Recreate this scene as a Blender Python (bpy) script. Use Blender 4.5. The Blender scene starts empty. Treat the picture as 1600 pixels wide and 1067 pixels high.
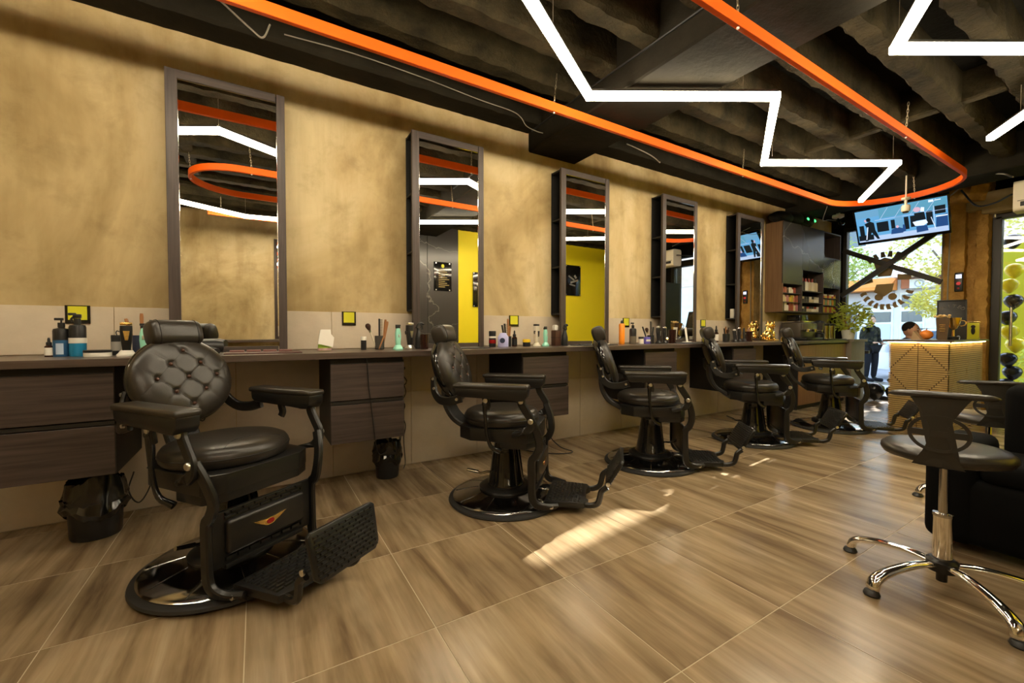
import bpy, bmesh, math, random
from mathutils import Vector, Matrix, Euler
random.seed(7)
S = bpy.context.scene
COL = S.collection
R = math.radians
PI = math.pi
sin, cos = math.sin, math.cos

# ------------------------------------------------------------------ camera, sky, sun, exposure
cam_d = bpy.data.cameras.new('camera'); cam = bpy.data.objects.new('camera', cam_d); COL.objects.link(cam)
cam_d.sensor_width = 36.0; cam_d.lens = 656.8 / 1600 * 36.0; cam_d.clip_start = 0.02; cam_d.clip_end = 300
cam.location = (0, 0, 1.0916)
cam.rotation_euler = (R(90 - 1.407), 0, R(-31.303))
S.camera = cam

wd = bpy.data.worlds.new('sky'); S.world = wd; wd.use_nodes = True
nt = wd.node_tree; bg = nt.nodes['Background']
sky = nt.nodes.new('ShaderNodeTexSky'); sky.sky_type = 'NISHITA'; sky.sun_disc = False
sky.sun_elevation = R(28); sky.sun_rotation = R(83); sky.dust_density = 2.0; sky.ozone_density = 1.0
nt.links.new(sky.outputs[0], bg.inputs[0]); bg.inputs[1].default_value = 0.66

sun_d = bpy.data.lights.new('sun', 'SUN'); sun = bpy.data.objects.new('sun', sun_d); COL.objects.link(sun)
sun_d.energy = 15.0; sun_d.angle = R(0.2); sun_d.color = (1.0, 0.97, 0.93)
SUN_SLOPE = 0.115; SUN_EL = R(20.0)
_dir = Vector((-cos(SUN_EL) * cos(math.atan(SUN_SLOPE)), -cos(SUN_EL) * sin(math.atan(SUN_SLOPE)), -sin(SUN_EL)))
sun.rotation_euler = _dir.to_track_quat('-Z', 'Y').to_euler()
sun.location = (20, 6, 9)

vs = S.view_settings
vs.view_transform = 'Standard'; vs.look = 'None'; vs.exposure = 1.36; vs.gamma = 1.0; vs.use_curve_mapping = False

# ------------------------------------------------------------------ helpers: objects
def link(name, data, parent=None):
    o = bpy.data.objects.new(name, data); COL.objects.link(o)
    if parent is not None: o.parent = parent
    return o
def tag(o, label, cat, group=None, kind=None):
    if label: o['label'] = label
    if cat: o['category'] = cat
    if group: o['group'] = group
    if kind: o['kind'] = kind
    return o
def thing(name, label, cat, loc=(0, 0, 0), rz=0, group=None, kind=None):
    o = link(name, None); o.location = loc; o.rotation_euler = (0, 0, rz); o.empty_display_size = 0.05
    return tag(o, label, cat, group, kind)
def obj(name, bm, mat, parent=None, loc=None, rot=None, ang=35, smooth=True):
    me = bpy.data.meshes.new(name)
    bmesh.ops.recalc_face_normals(bm, faces=bm.faces[:])
    bm.to_mesh(me); bm.free()
    if smooth:
        me.polygons.foreach_set('use_smooth', [True] * len(me.polygons))
        try: me.set_sharp_from_angle(angle=R(ang))
        except Exception: pass
    if mat is not None:
        for m in (mat if isinstance(mat, (list, tuple)) else [mat]): me.materials.append(m)
    o = link(name, me, parent)
    if loc is not None: o.location = loc
    if rot is not None: o.rotation_euler = rot
    return o
def struct(name, bm, mat, parent=None, label=None, **k):
    o = obj(name, bm, mat, parent, **k)
    if parent is None: o['kind'] = 'structure'
    if label: o['label'] = label
    return o
def copy_tree(o, parent=None):
    c = o.copy(); COL.objects.link(c); c.parent = parent
    for ch in list(o.children): copy_tree(ch, c)
    return c
def inst(name, src, parent, loc, rot=(0, 0, 0), scale=(1, 1, 1)):
    o = link(name, src.data, parent); o.location = loc; o.rotation_euler = rot; o.scale = scale
    return o

# ------------------------------------------------------------------ helpers: shapes added to a bmesh
def NB(): return bmesh.new()
def M4(loc=(0, 0, 0), rot=(0, 0, 0)): return Matrix.Translation(loc) @ Euler(rot).to_matrix().to_4x4()
def box(bm, c, s, rot=(0, 0, 0), bev=0.0, seg=2, mi=0):
    r = bmesh.ops.create_cube(bm, size=1.0)
    vs_ = r['verts']
    for v in vs_: v.co = Vector((v.co.x * s[0], v.co.y * s[1], v.co.z * s[2]))
    fs = set(f for v in vs_ for f in v.link_faces)
    if bev > 0:
        es = list(set(e for v in vs_ for e in v.link_edges))
        b = bmesh.ops.bevel(bm, geom=es, offset=min(bev, min(s) * 0.49), segments=seg, profile=0.5, affect='EDGES')
        vs_ = list(set(v for f in b['faces'] for v in f.verts) | set(v for v in vs_ if v.is_valid))
        fs = set(f for v in vs_ for f in v.link_faces)
    M = M4(c, rot)
    for v in vs_: v.co = M @ v.co
    if mi:
        for f in fs: f.material_index = mi
    return bm
def frame(d):
    d = Vector(d).normalized(); a = Vector((0, 0, 1)) if abs(d.z) < 0.9 else Vector((1, 0, 0))
    x = a.cross(d).normalized(); return x, d.cross(x), d
def cyl(bm, p0, p1, r0, r1=None, n=16, mi=0):
    if r1 is None: r1 = r0
    p0, p1 = Vector(p0), Vector(p1); x, y, d = frame(p1 - p0)
    A = [bm.verts.new(p0 + (x * cos(2 * PI * i / n) + y * sin(2 * PI * i / n)) * r0) for i in range(n)]
    B = [bm.verts.new(p1 + (x * cos(2 * PI * i / n) + y * sin(2 * PI * i / n)) * r1) for i in range(n)]
    fs = [bm.faces.new((A[i], A[(i + 1) % n], B[(i + 1) % n], B[i])) for i in range(n)]
    fs += [bm.faces.new(A[::-1]), bm.faces.new(B)]
    for f in fs: f.material_index = mi
    return bm
def smooth_path(pts, k=5, closed=False):
    P = [Vector(p) for p in pts]; out = []; n = len(P)
    for i in range(n if closed else n - 1):
        p0 = P[i - 1] if (i > 0 or closed) else P[0] * 2 - P[1]; p1 = P[i]; p2 = P[(i + 1) % n]
        p3 = P[(i + 2) % n] if (i + 2 < n or closed) else p2 * 2 - p1
        for j in range(k):
            t = j / k
            out.append(0.5 * ((2 * p1) + (-p0 + p2) * t + (2 * p0 - 5 * p1 + 4 * p2 - p3) * t * t + (-p0 + 3 * p1 - 3 * p2 + p3) * t ** 3))
    if not closed: out.append(P[-1])
    return out
def sweep(bm, pts, sec, ref=(0, 0, 1), closed=False, scale=None, caps=True, mi=0):
    """sweep section sec [(a,b)]: a along side vector, b along 'ref'-ish up vector"""
    P = [Vector(p) for p in pts]; n = len(P); rings = []; up = Vector(ref)
    for i, p in enumerate(P):
        a = P[i - 1] if (i > 0 or closed) else P[i]; b = P[(i + 1) % n] if (i + 1 < n or closed) else P[i]
        t = (b - a).normalized()
        sd = t.cross(up)
        if sd.length < 1e-4: sd = t.cross(Vector((0.3, 0.5, 0.8)))
        sd.normalize(); u = sd.cross(t).normalized()
        k = 1.0
        if 0 < i < n - 1 or closed:
            d1 = (p - a).normalized() if (p - a).length else t; k = 1 / max(0.5, d1.dot(t))
        s = scale[i] if scale else 1.0
        rings.append([bm.verts.new(p + sd * (q[0] * s * k) + u * (q[1] * s)) for q in sec])
    m = len(sec); fs = []
    for i in range(n if closed else n - 1):
        A, B = rings[i], rings[(i + 1) % n]
        for j in range(m): fs.append(bm.faces.new((A[j], A[(j + 1) % m], B[(j + 1) % m], B[j])))
    if caps and not closed: fs += [bm.faces.new(rings[0][::-1]), bm.faces.new(rings[-1])]
    for f in fs: f.material_index = mi
    return bm
def circ(r, n=8, ry=None): return [(r * cos(2 * PI * i / n), (ry or r) * sin(2 * PI * i / n)) for i in range(n)]
def rect(w, h, b=0.0):
    if b <= 0: return [(-w / 2, -h / 2), (w / 2, -h / 2), (w / 2, h / 2), (-w / 2, h / 2)]
    return [(-w / 2 + b, -h / 2), (w / 2 - b, -h / 2), (w / 2, -h / 2 + b), (w / 2, h / 2 - b), (w / 2 - b, h / 2), (-w / 2 + b, h / 2), (-w / 2, h / 2 - b), (-w / 2, -h / 2 + b)]
def tube(bm, pts, r, n=8, ref=(0.13, 0.21, 1), closed=False, scale=None, mi=0):
    return sweep(bm, pts, circ(r, n), ref, closed, scale, True, mi)
def lathe(bm, prof, n=32, c=(0, 0, 0), sx=1.0, sy=1.0, axis=None, mi=0):
    c = Vector(c); rings = []
    if axis is not None: X, Y, Z = frame(axis)
    else: X, Y, Z = Vector((1, 0, 0)), Vector((0, 1, 0)), Vector((0, 0, 1))
    for r, z in prof:
        if r < 1e-6: rings.append([bm.verts.new(c + Z * z)])
        else: rings.append([bm.verts.new(c + X * (r * sx * cos(2 * PI * i / n)) + Y * (r * sy * sin(2 * PI * i / n)) + Z * z) for i in range(n)])
    fs = []
    for A, B in zip(rings, rings[1:]):
        if len(A) == 1 and len(B) == 1: continue
        for i in range(n):
            j = (i + 1) % n
            if len(A) == 1: fs.append(bm.faces.new((A[0], B[j], B[i])))
            elif len(B) == 1: fs.append(bm.faces.new((A[i], A[j], B[0])))
            else: fs.append(bm.faces.new((A[i], A[j], B[j], B[i])))
    if len(rings[0]) > 1: fs.append(bm.faces.new(rings[0][::-1]))
    if len(rings[-1]) > 1: fs.append(bm.faces.new(rings[-1]))
    for f in fs: f.material_index = mi
    return bm
def ell(bm, c, r, n=16, m=10, M=None, mi=0):
    rx, ry, rz = (r, r, r) if not isinstance(r, (tuple, list)) else r
    old = set(bm.verts)
    lathe(bm, [(sin(PI * i / m), -cos(PI * i / m)) for i in range(m + 1)], n, mi=mi)
    for v in bm.verts:
        if v not in old:
            q = Vector((v.co.x * rx, v.co.y * ry, v.co.z * rz)); v.co = (M @ q if M else q) + Vector(c)
    return bm
def prism(bm, poly, h, M=None, mi=0):
    """2D polygon (x,y) extruded 0..h along z, then transformed"""
    M = M or Matrix()
    A = [bm.verts.new(M @ Vector((x, y, 0))) for x, y in poly]; B = [bm.verts.new(M @ Vector((x, y, h))) for x, y in poly]; n = len(poly)
    fs = [bm.faces.new((A[i], A[(i + 1) % n], B[(i + 1) % n], B[i])) for i in range(n)] + [bm.faces.new(A[::-1]), bm.faces.new(B)]
    for f in fs: f.material_index = mi
    return bm
def rrect(w, h, r, k=4):
    out = []
    for cx, cy, a0 in ((w / 2 - r, h / 2 - r, 0), (-w / 2 + r, h / 2 - r, 90), (-w / 2 + r, -h / 2 + r, 180), (w / 2 - r, -h / 2 + r, 270)):
        for i in range(k + 1):
            a = R(a0 + 90 * i / k); out.append((cx + r * cos(a), cy + r * sin(a)))
    return out
def torus(bm, c, Rr, r, axis=(0, 0, 1), n=24, m=8, mi=0):
    X, Y, Z = frame(axis); c = Vector(c)
    tube(bm, [c + X * (Rr * cos(2 * PI * i / n)) + Y * (Rr * sin(2 * PI * i / n)) for i in range(n)], r, m, ref=Z, closed=True, mi=mi)
    return bm

# ------------------------------------------------------------------ helpers: materials
MATS = {}
def mat(name, col, rough=0.5, metal=0.0, spec=0.5, coat=0.0, emit=None, es=0.0, trans=0.0, alpha=1.0, ior=1.45):
    m = bpy.data.materials.new(name); m.use_nodes = True; b = m.node_tree.nodes['Principled BSDF']
    b.inputs['Base Color'].default_value = (*col, 1); b.inputs['Roughness'].default_value = rough; b.inputs['Metallic'].default_value = metal
    b.inputs['Specular IOR Level'].default_value = spec; b.inputs['Coat Weight'].default_value = coat; b.inputs['IOR'].default_value = ior
    if emit: b.inputs['Emission Color'].default_value = (*emit, 1); b.inputs['Emission Strength'].default_value = es
    if trans: b.inputs['Transmission Weight'].default_value = trans
    if alpha < 1: b.inputs['Alpha'].default_value = alpha
    MATS[name] = m
    return m
def nodes(m): return m.node_tree.nodes, m.node_tree.links, m.node_tree.nodes['Principled BSDF']
def ramp(N, stops, interp='LINEAR'):
    r = N.new('ShaderNodeValToRGB'); r.color_ramp.interpolation = interp
    while len(r.color_ramp.elements) < len(stops): r.color_ramp.elements.new(0.5)
    for e, (p, c) in zip(r.color_ramp.elements, stops): e.position = p; e.color = (*c, 1)
    return r
def noise(N, L, vec, scale, detail=4, rough=0.55, dist=0.0):
    t = N.new('ShaderNodeTexNoise'); t.inputs['Scale'].default_value = scale; t.inputs['Detail'].default_value = detail
    t.inputs['Roughness'].default_value = rough; t.inputs['Distortion'].default_value = dist
    if vec is not None: L.new(vec, t.inputs['Vector'])
    return t
def mapping(N, L, vec, scale=(1, 1, 1), loc=(0, 0, 0), rot=(0, 0, 0)):
    t = N.new('ShaderNodeMapping'); t.inputs['Scale'].default_value = scale; t.inputs['Location'].default_value = loc; t.inputs['Rotation'].default_value = rot
    L.new(vec, t.inputs['Vector']); return t
def bump(N, L, b, h, strength=0.2, dist=0.01):
    t = N.new('ShaderNodeBump'); t.inputs['Strength'].default_value = strength; t.inputs['Distance'].default_value = dist
    L.new(h, t.inputs['Height']); L.new(t.outputs[0], b.inputs['Normal']); return t
def mixc(N, L, fac, a, b, mode='MIX'):
    t = N.new('ShaderNodeMix'); t.data_type = 'RGBA'; t.blend_type = mode
    if isinstance(fac, float): t.inputs[0].default_value = fac
    else: L.new(fac, t.inputs[0])
    for i, q in ((6, a), (7, b)):
        if isinstance(q, tuple): t.inputs[i].default_value = (*q, 1)
        else: L.new(q, t.inputs[i])
    return t.outputs[2]
def world_pos(N):
    return N.new('ShaderNodeNewGeometry').outputs['Position']

def m_plaster():
    m = mat('plaster', (0.5, 0.38, 0.2), 0.75); N, L, b = nodes(m); P = world_pos(N)
    a = noise(N, L, mapping(N, L, P, (1, 1, 0.7)).outputs[0], 0.9, 6, 0.6, 0.6)
    c = noise(N, L, P, 4.5, 8, 0.65, 0.3)
    d = noise(N, L, mapping(N, L, P, (2.2, 2.2, 0.35)).outputs[0], 1.6, 6, 0.6)
    r1 = ramp(N, [(0.34, (0.29, 0.20, 0.080)), (0.50, (0.49, 0.375, 0.185)), (0.64, (0.63, 0.515, 0.30))]); L.new(a.outputs[0], r1.inputs[0])
    r2 = ramp(N, [(0.30, (0.80, 0.78, 0.74)), (0.5, (1, 1, 1)), (0.8, (1.05, 1.04, 1.03))]); L.new(c.outputs[0], r2.inputs[0])
    o = mixc(N, L, 1.0, r1.outputs[0], r2.outputs[0], 'MULTIPLY')
    r3 = ramp(N, [(0.36, (0.80, 0.76, 0.68)), (0.50, (1, 1, 1))]); L.new(d.outputs[0], r3.inputs[0])
    o = mixc(N, L, 0.8, o, r3.outputs[0], 'MULTIPLY')
    L.new(o, b.inputs['Base Color']); bump(N, L, b, c.outputs[0], 0.25, 0.01); return m
def m_concrete(name, lo, hi, rough=0.9, sc=3.0, bs=0.5):
    m = mat(name, hi, rough, spec=0.12 if bs > 0.3 else 0.4); N, L, b = nodes(m); P = world_pos(N)
    a = noise(N, L, P, sc, 8, 0.65, 0.2); r = ramp(N, [(0.3, lo), (0.7, hi)]); L.new(a.outputs[0], r.inputs[0])
    L.new(r.outputs[0], b.inputs['Base Color']); f = noise(N, L, P, sc * 7, 6, 0.6); bump(N, L, b, f.outputs[0], bs, 0.02); return m
def m_floor():
    m = mat('floor_tile', (0.3, 0.22, 0.14), 0.2, spec=0.5); N, L, b = nodes(m)
    T = N.new('ShaderNodeTexCoord'); O = N.new('ShaderNodeObjectInfo')
    cmb = N.new('ShaderNodeCombineXYZ')
    mul = N.new('ShaderNodeMath'); mul.operation = 'MULTIPLY'; mul.inputs[1].default_value = 37.0; L.new(O.outputs['Random'], mul.inputs[0])
    L.new(mul.outputs[0], cmb.inputs[0]); L.new(mul.outputs[0], cmb.inputs[1])
    add = N.new('ShaderNodeVectorMath'); L.new(T.outputs['Object'], add.inputs[0]); L.new(cmb.outputs[0], add.inputs[1])
    st = noise(N, L, mapping(N, L, add.outputs[0], (5.5, 0.55, 1)).outputs[0], 1.4, 5, 0.6, 0.4)
    fine = noise(N, L, mapping(N, L, add.outputs[0], (30, 1.6, 1)).outputs[0], 1.5, 3, 0.5)
    cl = noise(N, L, mapping(N, L, add.outputs[0], (2.0, 1.4, 1)).outputs[0], 2.0, 3)
    r = ramp(N, [(0.34, (0.150, 0.102, 0.055)), (0.45, (0.245, 0.175, 0.098)), (0.56, (0.315, 0.232, 0.137)), (0.68, (0.39, 0.30, 0.19))]); L.new(st.outputs[0], r.inputs[0])
    r2 = ramp(N, [(0.3, (0.86, 0.85, 0.84)), (0.7, (1.08, 1.08, 1.08))]); L.new(fine.outputs[0], r2.inputs[0])
    o = mixc(N, L, 1.0, r.outputs[0], r2.outputs[0], 'MULTIPLY')
    r3 = ramp(N, [(0.3, (0.84, 0.84, 0.85)), (0.7, (1.12, 1.1, 1.08))]); L.new(cl.outputs[0], r3.inputs[0])
    o = mixc(N, L, 1.0, o, r3.outputs[0], 'MULTIPLY'); L.new(o, b.inputs['Base Color'])
    rr = N.new('ShaderNodeMapRange'); rr.inputs[3].default_value = 0.17; rr.inputs[4].default_value = 0.30; L.new(cl.outputs[0], rr.inputs[0]); L.new(rr.outputs[0], b.inputs['Roughness'])
    return m
def m_wood(name, c0, c1, rough=0.45, axis=0, sc=1.0):
    m = mat(name, c1, rough); N, L, b = nodes(m); P = world_pos(N)
    s = [38, 38, 38]; s[axis] = 1.6
    a = noise(N, L, mapping(N, L, P, tuple(q * sc for q in s)).outputs[0], 1.3, 5, 0.6, 0.3)
    r = ramp(N, [(0.3, c0), (0.7, c1)]); L.new(a.outputs[0], r.inputs[0]); L.new(r.outputs[0], b.inputs['Base Color']); bump(N, L, b, a.outputs[0], 0.08, 0.004); return m
def m_leather(name, c, rough=0.36):
    m = mat(name, c, rough, spec=0.55 if c[0] > .004 else .15); N, L, b = nodes(m); T = N.new('ShaderNodeTexCoord')
    v = N.new('ShaderNodeTexVoronoi'); v.inputs['Scale'].default_value = 260; L.new(T.outputs['Object'], v.inputs['Vector'])
    bump(N, L, b, v.outputs['Distance'], 0.06, 0.002)
    n = noise(N, L, T.outputs['Object'], 9, 4); r = ramp(N, [(0.3, tuple(q * 0.8 for q in c)), (0.7, tuple(q * 1.25 for q in c))]); L.new(n.outputs[0], r.inputs[0]); L.new(r.outputs[0], b.inputs['Base Color']); return m
def m_marble(name):
    m = mat(name, (0.05, 0.05, 0.05), 0.22); N, L, b = nodes(m); P = world_pos(N)
    d = noise(N, L, P, 1.3, 4, 0.6); w = mixc(N, L, 0.35, P, d.outputs['Color'])
    v = N.new('ShaderNodeTexVoronoi'); v.feature = 'DISTANCE_TO_EDGE'; v.inputs['Scale'].default_value = 1.15; L.new(w, v.inputs['Vector'])
    r = ramp(N, [(0.0, (0.17, 0.155, 0.14)), (0.005, (0.050, 0.046, 0.044)), (1.0, (0.040, 0.037, 0.036))]); L.new(v.outputs['Distance'], r.inputs[0])
    L.new(r.outputs[0], b.inputs['Base Color']); return m
def m_var(name, cols, rough=0.5, metal=0.0, trans=0.0):
    """colour picked per object"""
    m = mat(name, cols[0], rough, metal); N, L, b = nodes(m); O = N.new('ShaderNodeObjectInfo')
    r = ramp(N, [(i / len(cols), c) for i, c in enumerate(cols)], 'CONSTANT'); L.new(O.outputs['Random'], r.inputs[0]); L.new(r.outputs[0], b.inputs['Base Color']); return m

PLASTER = m_plaster()
FLOOR = m_floor()
GROUT = mat('grout', (0.46, 0.37, 0.24), 0.8)
CEIL = m_concrete('ceiling_concrete', (0.004, 0.0036, 0.0026), (0.011, 0.0097, 0.0068), 0.9, 2.5, 0.7)  # slab coloured darker than the ribs, putting deep shade into the gaps
RIB = m_concrete('rib_concrete', (0.008, 0.0066, 0.0036), (0.048, 0.037, 0.018), 0.9, 4.0, 0.9)
BEAM = m_concrete('beam_concrete', (0.009, 0.0078, 0.0056), (0.026, 0.0222, 0.0145), 0.85, 1.6, 0.35)
WTILE = m_concrete('wall_tile', (0.47, 0.39, 0.295), (0.61, 0.525, 0.41), 0.5, 2.2, 0.05)
WOODX = m_wood('dark_wood_x', (0.032, 0.023, 0.020), (0.078, 0.058, 0.050), 0.42, 0)
WOODZ = m_wood('dark_wood_z', (0.032, 0.023, 0.020), (0.082, 0.060, 0.052), 0.42, 2)
WOODC = m_wood('counter_wood', (0.060, 0.042, 0.033), (0.105, 0.078, 0.062), 0.30, 0)
DARK = mat('dark_board', (0.012, 0.011, 0.010), 0.6)
BROWNB = m_wood('brown_board', (0.13, 0.070, 0.033), (0.19, 0.108, 0.052), 0.45, 2)
MIRROR = mat('mirror', (0.90, 0.90, 0.87), 0.0, 1.0)
ORANGE = mat('orange_paint', (0.84, 0.115, 0.003), 0.5, 0.0, 0.3)
LEATHER = m_leather('black_leather', (0.012, 0.011, 0.010), 0.34)
LEATHER2 = m_leather('brown_black_leather', (0.024, 0.020, 0.0155), 0.32)
BLKMET = mat('black_painted_metal', (0.009, 0.0085, 0.008), 0.33, 0.0, 0.55)
BLKGLOSS = mat('black_gloss', (0.007, 0.007, 0.007), 0.12, 0.0, 0.6, 0.3)
CHROMED = mat('dark_chrome', (0.46, 0.45, 0.43), 0.13, 1.0)
CHROME = mat('chrome', (0.80, 0.78, 0.74), 0.10, 1.0)
STEEL = mat('steel_bolt', (0.72, 0.70, 0.66), 0.28, 1.0)
RUBBER = mat('rubber', (0.020, 0.019, 0.018), 0.55)
BUTTON = mat('button', (0.075, 0.035, 0.025), 0.16)
GOLD = mat('gold', (0.85, 0.58, 0.20), 0.22, 1.0)
RED = mat('red_enamel', (0.28, 0.01, 0.01), 0.25)
PLASTB = mat('black_plastic', (0.016, 0.016, 0.017), 0.35)
BAG = mat('bin_bag', (0.006, 0.006, 0.006), 0.16, 0, .8)
WHITE = mat('white_plastic', (0.72, 0.69, 0.62), 0.4)
CREAM = mat('cream_plastic', (0.62, 0.56, 0.44), 0.45)
MINT = mat('mint_plastic', (0.30, 0.68, 0.53), 0.3)
BLUE = mat('blue_liquid', (0.02, 0.22, 0.42), 0.15)
BLUED = mat('dark_blue_label', (0.03, 0.11, 0.24), 0.3)
NAVY = mat('navy_plastic', (0.03, 0.04, 0.08), 0.4)
LILAC = mat('lilac_plastic', (0.46, 0.46, 0.78), 0.4)
PURPLE = mat('purple_card', (0.12, 0.09, 0.42), 0.5)
YELLOWP = mat('yellow_plastic', (0.85, 0.58, 0.02), 0.4)
ORANGEC = mat('orange_can', (0.95, 0.30, 0.02), 0.35)
WALNUT = m_wood('walnut_handle', (0.20, 0.08, 0.03), (0.42, 0.19, 0.07), 0.4, 2, 0.5)
BRISTLE = mat('bristle', (0.05, 0.022, 0.012), 0.9)
GREENP = mat('lime_label', (0.32, 0.50, 0.04), 0.5)
PAPER = mat('paper', (0.82, 0.79, 0.72), 0.7)
YELLOWW = mat('yellow_wall', (0.80, 0.66, 0.005), 0.55)
YELSIGN = mat('yellow_plate', (0.62, 0.60, 0.02), 0.5)
MARBLE = m_marble('dark_marble')
GLASSB = mat('smoked_glass', (0.06, 0.02, 0.015), 0.06, 0.0, 0.5, trans=0.6)
DGLASS = mat('window_glass', (1, 1, 1), 0.0, 0.0, 0.5, trans=1.0, ior=1.02)
LED = mat('led_diffuser', (1, 1, 1), 0.4, emit=(1.0, 0.86, 0.62), es=19.0)
HOUS = mat('led_housing', (0.03, 0.028, 0.025), 0.5)
CABLEB = mat('black_cable', (0.010, 0.010, 0.010), 0.5)
CABLEW = mat('grey_cable', (0.30, 0.27, 0.21), 0.6)
CHAIN = mat('chain_steel', (0.50, 0.42, 0.28), 0.4, 1.0)
def m_thin_glass(name, tint=(0.96, 0.97, 0.95), refl=1.45):
    m = bpy.data.materials.new(name); m.use_nodes = True; N, L = m.node_tree.nodes, m.node_tree.links; N.clear()
    o = N.new('ShaderNodeOutputMaterial'); mx = N.new('ShaderNodeMixShader'); t = N.new('ShaderNodeBsdfTransparent'); g = N.new('ShaderNodeBsdfGlossy'); f = N.new('ShaderNodeFresnel')
    t.inputs[0].default_value = (*tint, 1); g.inputs['Roughness'].default_value = 0.0; f.inputs['IOR'].default_value = refl
    L.new(f.outputs[0], mx.inputs[0]); L.new(t.outputs[0], mx.inputs[1]); L.new(g.outputs[0], mx.inputs[2]); L.new(mx.outputs[0], o.inputs[0]); return m
PANE = m_thin_glass('pane_glass')

# ================================================================== STRUCTURE
WY = 3.366          # tile face of the mirror wall
XL, XR, YF, YP = -2.45, 8.5, -0.80, -1.75
ZC = 3.22
# floor with single tiles
bm = NB(); box(bm, ((XL + XR) / 2, (YP + WY) / 2, -0.0512), (XR - XL + 0.6, WY - YP + 0.3, 0.10))
floor = struct('floor', bm, GROUT, label='polished stone-look floor of large square brown tiles')
tile_cache = {}
T0 = 0.6
def add_tile(x0, x1, y0, y1):
    k = (round(x1 - x0, 3), round(y1 - y0, 3))
    if k not in tile_cache:
        b = NB(); box(b, (0, 0, -0.006), (k[0] - 0.004, k[1] - 0.004, 0.012), bev=0.0006, seg=1)
        o = obj('tile', b, FLOOR, floor); tile_cache[k] = o
    else: o = link('tile', tile_cache[k].data, floor)
    o.location = ((x0 + x1) / 2, (y0 + y1) / 2, 0.0)
for i in range(-5, 16):
    for j in range(-4, 7):
        x0, x1 = -0.048 + T0 * i, -0.048 + T0 * (i + 1); y0, y1 = 0.248 + T0 * j, 0.248 + T0 * (j + 1)
        x0, x1, y0, y1 = max(x0, XL), min(x1, XR), max(y0, YF if x0 > 2.3 else YP), min(y1, WY - 0.002)
        if x1 - x0 > 0.02 and y1 - y0 > 0.02: add_tile(x0, x1, y0, y1)

# mirror wall: plaster above, tiles low down
bm = NB(); box(bm, ((XL + XR) / 2, WY + 0.106, 1.63), (XR - XL + 0.4, 0.2, 3.26))
wall_back = struct('wall_back', bm, PLASTER, label='rough ochre plaster wall carrying the tall mirrors')
wt = {}
def wtile(x0, x1, z0, z1):
    k = (round(x1 - x0, 3), round(z1 - z0, 3))
    if k not in wt:
        b = NB(); box(b, (0, 0, 0), (k[0] - 0.003, 0.012, k[1] - 0.003), bev=0.001, seg=1); o = obj('wall_tile', b, WTILE, wall_back); wt[k] = o
    else: o = link('wall_tile', wt[k].data, wall_back)
    o.location = ((x0 + x1) / 2, WY + 0.006, (z0 + z1) / 2)
x = 0.478 - 1.2 * 3
while x < XR:
    a, b_ = max(x, XL), min(x + 1.2, XR)
    if b_ - a > 0.02: wtile(a, b_, 0.96, 1.236)
    x += 1.2
x = 0.478 - 0.6 * 5
while x < XR:
    a, b_ = max(x, XL), min(x + 0.6, XR)
    if b_ - a > 0.02: wtile(a, b_, 0.0, 0.60); wtile(a, b_, 0.60, 0.93)
    x += 0.6

# ceiling slab, ribs along the wall, cross ribs, deep beams
bm = NB(); box(bm, ((XL + XR) / 2, (YP + WY) / 2, ZC + 0.1), (XR - XL + 0.6, WY - YP + 0.3, 0.2))
ceiling = struct('ceiling', bm, CEIL, label='dark raw concrete ribbed ceiling')
def rib_mesh(y0, y1, x0, x1, zb, jit, seed):
    """a rib running along x with rough lower arrises"""
    rnd = random.Random(seed); b = NB(); n = max(4, int((x1 - x0) / 0.07)); rows = []
    wob = [0, 0, 0]
    for i in range(n + 1):
        xx = x0 + (x1 - x0) * i / n
        e = [rnd.uniform(-jit, jit) for _ in range(4)]
        pr = [(y0 - 0.004, ZC + 0.01), (y0 + e[0], zb + 0.02 + abs(e[1])), (y0 + 0.018 + e[0], zb + e[2] * 0.5), (y1 - 0.018 + e[1], zb + e[3] * 0.5), (y1 + e[1], zb + 0.02 + abs(e[0])), (y1 + 0.004, ZC + 0.01)]
        rows.append([b.verts.new((xx, p[0], p[1])) for p in pr])
    for A, B in zip(rows, rows[1:]):
        for k in range(5): b.faces.new((A[k], A[k + 1], B[k + 1], B[k]))
    b.faces.new(rows[0]); b.faces.new(rows[-1][::-1]); return b
BX0, BX1 = 2.23, 2.80
for k, ye in enumerate((2.76, 2.375, 1.99, 1.605, 1.22, 0.835, 0.45, 0.065, -0.32, -0.705, -1.09, -1.475)):
    for a, c in ((XL, BX0), (BX1, 6.9)):
        struct('rib', rib_mesh(ye - 0.145, ye, a, c, 2.965, 0.011, k * 7 + int(a * 10)), RIB, ceiling)
for a, c in ((XL, BX0), (BX1, XR)):
    struct('rib', rib_mesh(3.16, 3.50, a, c, 2.965, 0.006, int(a * 31)), BEAM, ceiling, label='wide edge rib along the wall')
for xx in (5.02, -0.6):
    for k, ye in enumerate((3.16, 2.76, 2.375, 1.99, 1.605, 1.22, 0.835, 0.45, 0.065)):
        b = NB(); box(b, (xx, ye - 0.145 - 0.12, 3.10), (0.10, 0.27, 0.25), bev=0.015, seg=1)
        struct('cross_rib', b, RIB, ceiling)
for a, c, zb in ((BX0, BX1, 2.80), (6.95, 7.45, 2.86)):
    b = NB(); box(b, ((a + c) / 2, (YP + WY) / 2, (zb + ZC) / 2 + 0.01), (c - a, WY - YP + 0.02, ZC - zb + 0.04), bev=0.012, seg=1)
    struct('beam', b, BEAM, ceiling, label='deep dark concrete beam crossing above the ribs')

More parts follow.
